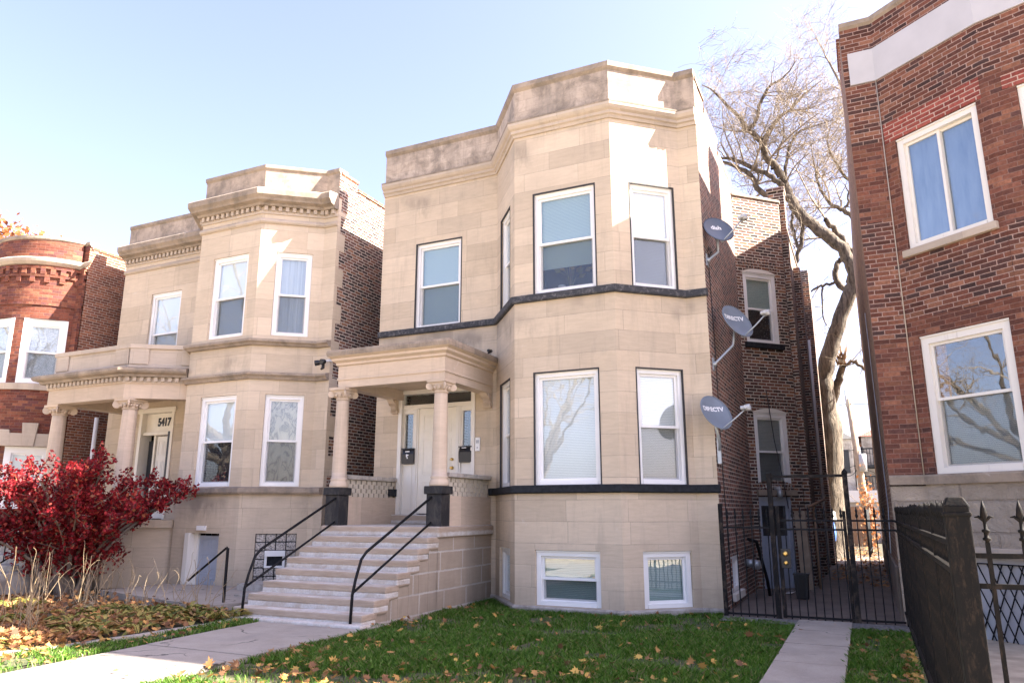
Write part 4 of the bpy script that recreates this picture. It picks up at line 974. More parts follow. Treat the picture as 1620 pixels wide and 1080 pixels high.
# double lamp on the corner
r = empty('flood_light', (-10.2, 12.3, 4.65), 'black twin flood light on the corner of the house numbered 5417', 'lamp')
b = MB(); b.tube([(-10.12, 12.45, 4.66), (-10.05, 12.3, 4.66), (-10.2, 12.18, 4.65)], .018, 8); b.build('bracket', 'white_vinyl', r)
for k, (dx, dy) in enumerate(((-.17, -.04), (-.02, -.10))):
    c0 = Vector((-10.22+k*.14, 12.2-.02*k, 4.62)); d0 = Vector((dx, dy-.06, -.03)).normalized()
    b = MB(); b.tube([c0, c0+d0*.03, c0+d0*.12, c0+d0*.125], [.03, .055, .062, .05], 14); b.build('lamp_head', 'black_plastic', r)
b = MB(); b.tube([(-10.15, 12.2, 4.6), (-10.15, 12.2, 4.5), (-10.16, 12.15, 4.46)], [.03, .035, .02], 10); b.build('sensor', 'black_plastic', r)
# areaway
b = MB(); b.face([(-13.2, 9.9, .10), (-9.6, 9.0, .10), (-9.35, 9.5, .10), (-9.3, 10.9, .10), (-10.9, 11.6, .10), (-13.2, 11.35, .10)])
q = [(-13.2, 9.9), (-9.6, 9.0), (-9.35, 9.5), (-9.3, 10.9)]
for i in range(3): b.face([(*q[i], -.1), (*q[i+1], -.1), (*q[i+1], .10), (*q[i], .10)])
tag(b.build('areaway_slab', 'concrete'), kind='structure')
b = MB(); b.box(-10.15, -8.75, 10.2, 11.95, -.1, .13); b.box(-10.9, -10.2, 11.0, 11.6, .1, .22); tag(b.build('side_step', 'plinth'), 'low pale stone block between the steps and the glass block window', 'stone block')
r = empty('areaway_rail', (-9.9, 9.6, 0), 'short black angle iron rail sloping down by the grey basement door', 'handrail')
b = MB(); b.tube([(-9.62, 9.45, .08), (-9.62, 9.45, .95), (-9.64, 9.45, .96), (-10.75, 9.72, .38)], .024, 4, smooth=False); b.build('rail', 'iron', r)
# railing of the left stair
r = empty('stair_railing', (-15.0, 9.2, .2), 'black balustrade railing beside the steps behind the red bush', 'railing')
b = MB()
A0, A1 = Vector((-15.0, 8.35, .88)), Vector((-15.0, 10.7, 2.25))
b.tube([A0, A1], .03, 6); b.tube([A0-Vector((0, 0, .1)), A1-Vector((0, 0, .1))], .014, 6); b.tube([A0-Vector((0, 0, .72)), A1-Vector((0, 0, .72))], .016, 6); b.build('rail', 'iron', r)
b = MB()
for k in range(19):
    q = A0+(A1-A0)*(k/18); b.tube([q, q-Vector((0, 0, .74))], .010, 5)
b.build('baluster', 'iron', r)

# ================================================================== red brick house at the far left
FL = empty('brick_house', (-20, 14, 0), 'red brick house with a round bay and pale stone keystone lintel at the far left', 'house')
cx, cy, rr_ = -20.15, 12.75, 1.62
def bow(a0, a1, n): return [(cx+rr_*math.sin(a0+(a1-a0)*i/n), cy-rr_*math.cos(a0+(a1-a0)*i/n)) for i in range(n+1)]
poly = [(-26, 12.3), (-21.9, 12.3)]
arc = bow(R(-80), R(72), 38)
full = poly[:1]+[(arc[0][0]-.05, 12.3)]+arc+[(-18.72, 12.3), (-18.42, 12.3)]
def bow_wall(b, pts, z0, z1, hole_tests, u=0.0, mi=0):
    for i in range(len(pts)-1):
        t, L = unit(pts[i], pts[i+1]); hs = [(0, L, h[2], h[3]) for h in hole_tests if h[0] <= i < h[1]]
        # plain strips above and below the openings of this facet
        segs = [z0]
        for h in sorted(hs, key=lambda q: q[2]): segs += [h[2], h[3]]
        segs.append(z1)
        for k in range(0, len(segs), 2):
            if segs[k+1] > segs[k]: b.wall(pts[i], pts[i+1], segs[k], segs[k+1], (), .1, u, mi)
        u += L
base = 2
i1, i2 = base+28, base+37          # facets of the window that looks at the street corner
j1, j2 = base+17, base+26
FW = [(i1, i2, 4.72, 6.42), (j1, j2, 4.72, 6.42), (i1, i2, 1.6, 3.12), (j1, j2, 1.6, 3.12)]
b = MB(); bow_wall(b, full, -.3, 7.95, FW); b.build('facade', 'far_red_brick', FL)
b = MB(); bow_wall(b, full, 7.95, 8.62, []); b.build('parapet', 'far_red_brick', FL)
b = MB(); b.sweep(full, [(-.02, 7.86), (.05, 7.88), (.12, 7.95), (.14, 8.02), (.10, 8.06), (-.02, 8.08)]); b.build('cornice', 'stone_trim', FL)
b = MB(); b.sweep(full[:-1]+[(-18.415, 12.3)], [(.03, 8.6), (.03, 8.67), (-.25, 8.68), (-.25, 8.3)]); b.build('coping', 'stone_trim_dark', FL)
b = MB()
for lev, (z0, z1, out, st) in enumerate(((7.62, 7.76, .05, 2), (7.40, 7.54, .05, 3))):
    for i in range(1, len(full)-2):
        if i % st == 0:
            t, L = unit(full[i], full[i+1]); b.obox(full[i], t, 0, L*1.05, -.02, out, z0, z1)
    b.sweep(full, [(-.02, z1), (out, z1), (out+.012, z1+.06), (-.02, z1+.06)])
b.sweep(full, [(-.02, 6.78), (.03, 6.78), (.03, 6.85), (-.02, 6.85)])
b.build('corbel_band', 'far_red_brick', FL)
b = MB(); b.sweep(full, [(-.02, 4.55), (.05, 4.55), (.07, 4.70), (-.02, 4.73)]); b.build('sill_band', 'stone_trim', FL)
def flat_window(house, pts, i0, i1, z0, z1, up, low):
    p, q = pts[i0], pts[i1]; t, L = unit(p, q)
    window(house, p, t, 0, L, z0, z1, up=up, low=low, casing=.15, recess=-.005)
flat_window(FL, full, i1, i2, 4.72, 6.42, 'lace', 'lace'); flat_window(FL, full, j1, j2, 4.72, 6.42, 'lace', 'white_blind')
flat_window(FL, full, i1, i2, 1.6, 3.12, 'white_blind', 'white_blind'); flat_window(FL, full, j1, j2, 1.6, 3.12, 'white_blind', 'white_blind')
# stone lintel with keystone over the lower window
p, q = full[i1], full[i2]; t, L = unit(p, q); nr = (t[1], -t[0]); b = MB()
def wedge(u0, u1, z0, z1, s0, s1, k):
    V = [(p[0]+t[0]*u+nr[0]*n, p[1]+t[1]*u+nr[1]*n, z) for n in (.05, k) for u, z in ((u0, z0), (u1, z0), (u1+s1, z1), (u0+s0, z1))]
    b.mesh(V, [(4, 5, 6, 7), (0, 4, 7, 3), (1, 2, 6, 5), (3, 7, 6, 2), (0, 1, 5, 4)])
L0, L1 = -.12, L+.12; w_ = (L1-L0)/5
wedge(L0, L0+w_, 3.12, 3.52, -.10, -.06, .19); wedge(L0+w_, L0+2*w_, 3.12, 3.44, -.05, -.03, .19); wedge(L0+2*w_, L0+3*w_, 3.12, 3.70, -.05, .05, .22); wedge(L0+3*w_, L0+4*w_, 3.12, 3.44, .03, .05, .19); wedge(L0+4*w_, L1, 3.12, 3.52, .06, .10, .19)
b.build('keystone_lintel', 'stone_trim', FL, .006)
b = MB(); b.wall((-18.42, 12.3), (-18.42, 26), -.3, 8.5); b.wall((-18.42, 26), (-26, 26), -.3, 8.5); b.wall((-26, 26), (-26, 12.3), -.3, 8.5); b.build('side_wall', 'rear_brick', FL)
b = MB(); b.obox((-18.78, 12.3), (1, 0), 0, .36, -.02, .08, -.3, 7.9); b.build('corner_pilaster', 'far_red_brick', FL)
b = MB(); b.sweep([(-18.42, 12.35), (-18.42, 26)], [(.03, 8.48), (.03, 8.55), (-.25, 8.55), (-.25, 8.2)]); b.build('wall_coping', 'rear_brick', FL)
b = MB(); b.face([(-26, 12.4, 8.2)]+[(x, y+.1, 8.2) for x, y in arc]+[(-18.45, 12.4, 8.2), (-18.45, 26, 8.2), (-26, 26, 8.2)]); b.build('roof', 'roof_felt', FL)
b = MB(); b.tube([(-17.85, 12.7, 3.9), (-17.85, 12.7, .2)], .05, 8); tag(b.build('downpipe', 'white_vinyl'), 'white downpipe in the gap left of the house numbered 5417', 'pipe')

# ================================================================== red brick house on the right
RH = empty('brick_house', (3.5, 14, 0), 'dark red brick house with a bowed front and pale rendered band at the right edge', 'house')
f0 = (.33, 12.4); f1 = (.80, 12.4); f2 = (.80+.79*1.62, 12.4-.62*1.62)
f3 = (f2[0]+.70, f2[1]-.29); f4 = (3.1, 11.0); f5 = (3.3, 10.97)
tr_, lr_ = unit(f1, f2)
wl = [(.17, 1.47, 2.06, 4.08), (.19, 1.47, 5.43, 7.28), (.42, 1.40, -.6, .94)]
b = MB()
b.wall(f0, f1, 1.90, 8.3, (), .12, 0); b.wall(f1, f2, 1.95, 8.3, wl[:2], .12, .46)
b.wall(f2, f3, 1.90, 8.3, [(.36, .75, 2.06, 4.08), (.36, .75, 5.43, 7.28)], .12, 2.08); b.wall(f3, f4, 1.90, 8.3, (), .12, 2.84); b.wall(f4, f5, 1.9, 8.3, (), .12, 3.57)
b.wall((3.3, 13.5), (3.3, 10.85), -.3, 13.5, (), .12, 11); b.wall((3.3, 10.85), (17, 10.85), -.3, 13.5, (), .12, 14); b.wall((17, 10.85), (17, 13.5), -.3, 13.5); b.wall((17, 13.5), (3.3, 13.5), -.3, 13.5)  # unseen tall block, added to throw shade over the lawn and bed
b.build('facade', 'right_brick', RH)
def band(name, pts, z0, z1, off, mat):
    b = MB(); b.sweep(pts, [(-.02, z0), (off, z0), (off, z1), (-.02, z1)]); return b.build(name, mat, RH)
FB = [f0, f1, f2, f3, f4, f5]
b = MB(); u = 0
for i in range(5):
    t, L = unit(FB[i], FB[i+1]); b.wall(FB[i], FB[i+1], 8.3, 9.55, (), .1, u); u += L
b.build('parapet', 'right_brick_repointed', RH)
# repointed course field below the band, set proud by two millimetres
b = MB()
def patch(p, t, u0, u1, z0, z1, ub, k=.003):
    n = (t[1], -t[0]); P = lambda u, z: (p[0]+t[0]*u+n[0]*k, p[1]+t[1]*u+n[1]*k, z)
    b.face([P(u0, z0), P(u1, z0), P(u1, z1), P(u0, z1)], 0, [(ub+u0, z0), (ub+u1, z0), (ub+u1, z1), (ub+u0, z1)])
for args in ((f0, (1, 0), 0, .46, 7.35, 8.3, 0), (f1, tr_, 0, lr_, 7.62, 8.3, .46), (f1, tr_, 0, 1.62, 4.35, 5.30, .46), (f0, (1, 0), .0, .46, 4.1, 6.0, 0)):
    b = MB(); patch(*args); b.build('repointed_brick', 'right_brick_repointed', RH)
t3, l3 = unit(f2, f3); t4, l4 = unit(f3, f4)
for args in ((f2, t3, 0, l3, 7.62, 8.3, 2.08), (f3, t4, 0, l4, 7.62, 8.3, 2.84), (f2, t3, 0, l3, 4.35, 5.36, 2.08)):
    b = MB(); patch(*args); b.build('repointed_brick', 'right_brick_repointed', RH)
b = MB(); patch(f1, tr_, .02, 1.56, 7.285, 7.62, .46, .006); patch(f2, t3, .2, l3, 7.285, 7.5, 2.08, .006); b.build('new_brick_patch', 'new_red_brick', RH)
b = MB(); q = [(.415, 12.4), f1, f2, f3, f4, f5]; b.sweep(q, [(-.02, 8.44), (.03, 8.44), (.035, 9.02), (-.02, 9.04)]); b.build('rendered_band', 'render_grey', RH, .01)
b = MB(); b.sweep([f0]+FB[1:], [(.035, 9.54), (.035, 9.62), (-.25, 9.63), (-.25, 9.2)]); b.build('coping', 'stone_trim_dark', RH, .012)
# sealant line in the corner
b = MB(); b.tube([(f1[0]-.01, f1[1]-.012, 1.97), (f1[0]-.01, f1[1]-.012, 8.44)], .009, 6); b.build('joint_sealant', 'stone_trim', RH)
window(RH, f1, tr_, *wl[0], up=None, low='grey_blind', casing=.115, recess=.035, casemat='white_wood', meet=.54)
window(RH, f1, tr_, *wl[1], up='sky_reflection_curtain', low='sky_reflection_curtain', slider=True, casing=.10, recess=.035, casemat='white_wood')  # blue sheets behind both panes stand in for reflected sky
window(RH, f2, t3, .36, .75, 2.06, 4.08, casing=.1, recess=.04, casemat='white_wood'); window(RH, f2, t3, .36, .75, 5.43, 7.28, casing=.1, recess=.035, casemat='white_wood')
b = MB(); b.obox(f1, tr_, .12, 1.53, -.1, .07, 5.32, 5.43); b.build('sill', 'stone_trim', RH, .008)
b = MB(); b.sweep(FB, [(-.05, 1.92), (.05, 1.92), (.06, 2.03), (.05, 2.058), (-.05, 2.065)]); b.build('sill_band', 'stone_trim_dark', RH, .006)
b = MB(); b.wall(f0, f1, -.3, 1.93, (), .1, 0); b.wall(f1, f2, -.6, 1.93, [wl[2]], .2, .46)
for i in range(2, 5): b.wall(FB[i], FB[i+1], -.3, 1.93, (), .1, i)
b.build('stone_base', 'rough_stone', RH)
# basement opening painted pale with a folding security grille
b = MB(); b.obox(f1, tr_, wl[2][0]-.02, 1.62, -.22, -.10, -.6, .94); b.build('painted_board', 'white_wood' if False else 'render_grey', RH)
b = MB(); b.obox(f1, tr_, wl[2][0]-.05, 1.60, -.02, .04, .94, 1.07); b.build('lintel', 'stone_trim', RH, .006)
b = MB(); nn = Vector((tr_[1], -tr_[0], 0)); P3 = lambda u, z, k: Vector((f1[0]+tr_[0]*u+nn.x*k, f1[1]+tr_[1]*u+nn.y*k, z))
g0, g1 = .42, 1.5
st = .135
for k in range(-1, 12):
    for dz, kk in ((1, -.07), (-1, -.055)):
        zA, zB = (-.58, .86) if dz == 1 else (.86, -.58)
        # a zigzag bar with crossing partner, four crossings high
        pts = []
        x = g0+st*k
        n_ = 2
        x2 = x+st*4.4
        aa, bb = P3(x, zA, kk), P3(x2, zB, kk)
        lo, hi = max(0, (g0-x)/(x2-x)), min(1, (g1-x)/(x2-x))
        if hi > lo: b.tube([aa+(bb-aa)*lo, aa+(bb-aa)*hi], .009, 5)
b.tube([P3(g0, .86, -.06), P3(g1, .86, -.06)], .008, 5); b.tube([P3(g0+.01, -.6, -.06), P3(g0+.01, .86, -.06)], .012, 5)
b.build('security_grille', 'iron', RH)
b = MB(); b.obox(f1, tr_, .52, .72, -.10, -.085, -.25, .25); b.build('wall_grate', 'grey_plastic', RH)
b = MB(); b.wall((.33, 25), (.33, 15), -.3, 9.2, (), .1, 0); b.wall((.33, 15), f0, -.3, 9.55, (), .1, 12); b.wall((7.4, 13.5), (7.4, 25), -.3, 9.0); b.wall((7.4, 27), (.34, 27), -.3, 9.2)
b.build('side_wall', 'bounce_lit_brick', RH)  # wall colour carries the bounced sunlight of the gangway
b = MB(); b.box(.29, .331, 12.6, 24.9, -.2, .75); b.build('parged_base', 'parging', RH, .01)
b = MB(); b.box(.335, .9, 14.45, 15.5, 8.8, 10.55); b.box(.31, .93, 14.42, 15.53, 10.55, 10.65); b.build('chimney', 'rear_brick', RH)
b = MB(); b.face([(.36, 12.5, 9.0), (.8, 12.5, 9.0), (2.1, 11.5, 9.0), (3.25, 11.1, 9.0), (3.28, 13.5, 9.0), (7.35, 13.52, 9.0), (7.35, 24.9, 9.0), (.36, 24.9, 9.0)]); b.face([(3.33, 10.9, 13.3), (16.97, 10.9, 13.3), (16.97, 13.47, 13.3), (3.33, 13.47, 13.3)]); b.build('roof', 'roof_felt', RH)  # second face roofs the unseen block added for its shade
b = MB(); b.tube([(.318, 15.5, 5.3), (.318, 15.2, 4), (.318, 14.5, 2.6), (.318, 14.2, 1.6), (.27, 13.6, .9)], .009, 6); tag(b.build('wall_cable', 'galvanised'), 'pale conduit running down the gangway side of the right brick house', 'cable')

# ================================================================== fences
def finial(b, c, s=1.0, dirx=(1, 0)):
    c = Vector(c)
    b.lathe((c.x, c.y), [(.013*s, c.z), (.013*s, c.z+.03*s), (.026*s, c.z+.035*s), (.026*s, c.z+.05*s), (.016*s, c.z+.055*s), (.016*s, c.z+.085*s), (.026*s, c.z+.09*s), (.026*s, c.z+.105*s), (.012*s, c.z+.11*s), (.013*s, c.z+.17*s), (.024*s, c.z+.2*s), (.018*s, c.z+.25*s), (.002*s, c.z+.31*s)], 8)
    for k in (-1, 1):
        d = Vector((dirx[0]*k, dirx[1]*k, 0))
        b.tube([c+Vector((0, 0, .16*s)), c+d*.035*s+Vector((0, 0, .195*s)), c+d*.06*s+Vector((0, 0, .19*s))], [.011*s, .011*s, .002], 6)
GY = 12.12
def picket_run(root, x0, x1, zs, z0, ztop, step, pname='picket_rail', spear=True, mat='iron'):
    for z in zs:
        b = MB(); b.box(x0, x1, GY-.012, GY+.012, z-.014, z+.014); b.build('rail', mat, root)
    x = x0+step*.6; k = 0
    while x < x1-.03:
        b = MB(); b.box(x-.008, x+.008, GY-.008, GY+.008, z0, ztop)
        if spear: b.lathe((x, GY), [(.012, ztop-.05), (.022, ztop-.02), (.012, ztop+.01), (.018, ztop+.04), (.003, ztop+.11)], 8)
        b.build('picket', mat, root); x += step
r = empty('iron_fence', (-2.05, GY, 0), 'black iron fence panel between the tan house corner and the gate', 'fence')
b = MB(); b.box(-2.12, -2.06, GY-.03, GY+.03, -.1, 1.66); b.build('post', 'worn_black', r, .006)
b = MB(); b.box(-1.365, -1.295, GY-.035, GY+.035, -.1, 2.10); b.box(-1.37, -1.29, GY-.04, GY+.04, 2.10, 2.115); b.build('post', 'worn_black', r, .008)
picket_run(r, -2.06, -1.365, (1.30, .04), 0, 1.48, .118)
r = empty('iron_gate', (-.8, GY, 0), 'black iron gate with brass locks across the gangway', 'gate')
b = MB(); b.box(-1.27, -1.215, GY-.025, GY+.025, .02, 1.62); b.build('post', 'worn_black', r, .006)
picket_run(r, -1.215, -.33, (1.41, 1.28, .04), 0, 1.50, .112)
b = MB(); b.box(-1.235, -1.10, GY-.04, GY-.028, .72, 1.0); lk = b.build('lock_plate', 'black_plastic', r, .004)
b = MB()
for z, rr in ((.93, .038), (.80, .032)): b.tube([(-1.17, GY-.04, z), (-1.17, GY-.06, z), (-1.17, GY-.075, z)], [rr, rr, rr*.5], 16)
b.build('lock', 'brass', lk)
r = empty('iron_fence', (-.2, GY, 0), 'black iron fence panel and header between the gate and the right brick house', 'fence')
b = MB(); b.box(-.295, -.225, GY-.035, GY+.035, -.1, 2.08); b.lathe((-.26, GY), [(.04, 2.08), (.045, 2.10), (.03, 2.13), (.005, 2.16)], 10); b.build('post', 'worn_black', r, .008)
b = MB(); b.box(-.345, -.30, GY-.02, GY+.02, 0, 1.55); b.build('post', 'worn_black', r, .005)
b = MB(); b.box(-1.295, -.295, GY-.016, GY+.016, 2.04, 2.08); b.build('header', 'worn_black', r)
picket_run(r, -.225, .34, (1.41, 1.28, .04), 0, 1.50, .118)
# fence along the gangway plot line with the big post
r = empty('iron_fence', (.365, 8, 0), 'rusty black iron fence with close flat pickets running back from the big capped post', 'fence')
fx = .365
b = MB(); b.box(fx-.05, fx+.05, 3.95, 4.05, -.2, 1.575); b.box(fx-.056, fx+.056, 3.944, 4.056, 1.525, 1.545)
V = [(fx+a*.05, 4.0+c*.05, 1.576) for a, c in ((-1, -1), (1, -1), (1, 1), (-1, 1))]+[(fx+a*.032, 4.0+c*.032, 1.612) for a, c in ((-1, -1), (1, -1), (1, 1), (-1, 1))]
b.mesh(V, [(0, 1, 5, 4), (1, 2, 6, 5), (2, 3, 7, 6), (3, 0, 4, 7), (4, 5, 6, 7)]); b.build('big_post', 'iron_rust', r, .006)
for z in (1.40, 1.27, .15):
    b = MB(); b.box(fx-.03, fx+.01, 4.05, 12.35, z-.014, z+.014); b.build('rail', 'iron_rust', r)
pk = None; y = 4.16; k = 0
while y < 12.3:
    if k % 15 == 14:
        b = MB(); b.box(fx-.02, fx+.02, y-.02, y+.02, -.1, 1.585); b.build('post', 'iron_rust', r, .004)
    else:
        if pk is None:
            b = MB(); b.box(fx-.007, fx+.007, y-.009, y+.009, 0, 1.52); b.box(fx-.014, fx+.014, y-.012, y+.012, 1.485, 1.497)
            b.tube([(fx, y, 1.515), (fx-.006, y, 1.54), (fx-.012, y, 1.60)], [.007, .011, .002], 6); pk = b.build('picket', 'iron_rust', r); py0 = y
        else:
            o = pk.copy(); C.collection.objects.link(o); o.location = (pk.location.x, pk.location.y+(y-py0), pk.location.z+random.uniform(-.012, .012)); o.rotation_euler = (0, 0, 0)
    y += .088; k += 1
r = empty('iron_fence', (.9, 4, 0), 'front run of black iron fence with spear finials right of the big capped post', 'fence')
for z in (1.225, 1.355, .12):
    b = MB(); b.box(fx+.055, 2.0, 3.99, 4.01, z-.011, z+.011); b.build('rail', 'iron_rust', r)
for k in range(13):
    x = .472+.137*k; b = MB(); b.box(x-.009, x+.009, 3.992, 4.009, -.05, 1.41); finial(b, (x, 4.0, 1.40), .64); b.build('picket', 'iron_rust', r)
# garden edging
b = MB()
q = [(-9.35, 4.2), (-8.83, 5.45), (-8.6, 6.0), (-8.47, 7.0), (-8.40, 8.0), (-8.45, 8.75)]
for i in range(5):
    t, L = unit(q[i], q[i+1]); b.obox(q[i], t, 0, L-.01, -.06, .06, -.1, .035)
tag(b.build('garden_edging', 'concrete', None, .012), 'low grey stone edging between the leafy bed and the front path', 'edging')

# ================================================================== trees
def tubes_np(paths, n=5):
    """paths: list of (pts (k,3), rad (k,)) -> V,F quads"""
    Vs = []; Fs = []; off = 0
    ang = np.arange(n)*2*np.pi/n
    for pts, rad in paths:
        pts = np.asarray(pts, float); rad = np.asarray(rad, float); k = len(pts)
        d = np.gradient(pts, axis=0); d /= np.linalg.norm(d, axis=1, keepdims=True)+1e-9
        ref = np.array([.3, .5, .81]) if abs(d[0] @ np.array([.3, .5, .81])) < .9 else np.array([1., 0, 0])
        a = np.cross(d, ref); a /= np.linalg.norm(a, axis=1, keepdims=True)+1e-9; b = np.cross(d, a)
        ring = pts[:, None, :]+(a[:, None, :]*np.cos(ang)[None, :, None]+b[:, None, :]*np.sin(ang)[None, :, None])*rad[:, None, None]
        Vs.append(ring.reshape(-1, 3))
        i = np.arange(k-1)[:, None]*n; j = np.arange(n)[None, :]; j2 = (j+1) % n
        Fs.append((np.stack([i+j, i+j2, i+n+j2, i+n+j], -1)+off).reshape(-1, 4)); off += k*n
    return np.concatenate(Vs), np.concatenate(Fs)
def smooth_path(pts, rad, sub=3):
    P = np.array(pts, float); Rr = np.array(rad, float); k = len(P); o = []; ro = []
    for i in range(k-1):
        p0, p1, p2, p3 = P[max(i-1, 0)], P[i], P[i+1], P[min(i+2, k-1)]
        for s_ in range(sub):
            t = s_/sub; o.append(.5*((2*p1)+(-p0+p2)*t+(2*p0-5*p1+4*p2-p3)*t*t+(-p0+3*p1-3*p2+p3)*t**3)); ro.append(Rr[i]*(1-t)+Rr[i+1]*t)
    o.append(P[-1]); ro.append(Rr[-1]); return np.array(o), np.array(ro)
def grow(paths, base_pts, base_rad, level, rg, spread=1.15, dens=1.0, up=.12, lens=(0, 2.6, 1.7, 1.0, .55)):
    """side shoots along a limb"""
    if level > 4: return
    L = np.linalg.norm(np.diff(base_pts, axis=0), axis=1).sum()
    num = int(max(2, L*dens*(1.25, 2.1, 3.3, 4.4, 4)[level])) if level < 5 else 0
    for k in range(num):
        f = rg.uniform(.22, 1.0) if level else rg.uniform(.3, 1); i = min(int(f*(len(base_pts)-1)), len(base_pts)-2)
        p = base_pts[i]+(base_pts[i+1]-base_pts[i])*rg.uniform(0, 1); d = base_pts[i+1]-base_pts[i]; d /= np.linalg.norm(d)+1e-9
        v = rg.normal(size=3); v -= d*(v@d); v /= np.linalg.norm(v)+1e-9
        dirv = d*rg.uniform(.35, .9)+v*rg.uniform(.55, 1.0)*spread+np.array([0, 0, up]); dirv /= np.linalg.norm(dirv)
        ln = lens[min(level+1, 4)]*rg.uniform(.5, 1.25); r0 = min(base_rad[i]*.55, .05/(1.85**level)); r0 = max(r0, .0055)
        nseg = 5; pts = [p]; c = dirv.copy()
        for q in range(nseg):
            c = c+rg.normal(size=3)*.2+np.array([0, 0, .03]); c /= np.linalg.norm(c); pts.append(pts[-1]+c*ln/nseg)
        pts = np.array(pts); rad = np.linspace(r0, max(.0035, r0*.3), nseg+1); paths.append((pts, rad))
        if level < 3: grow(paths, pts, rad, level+1, rg, spread, dens, up, lens)
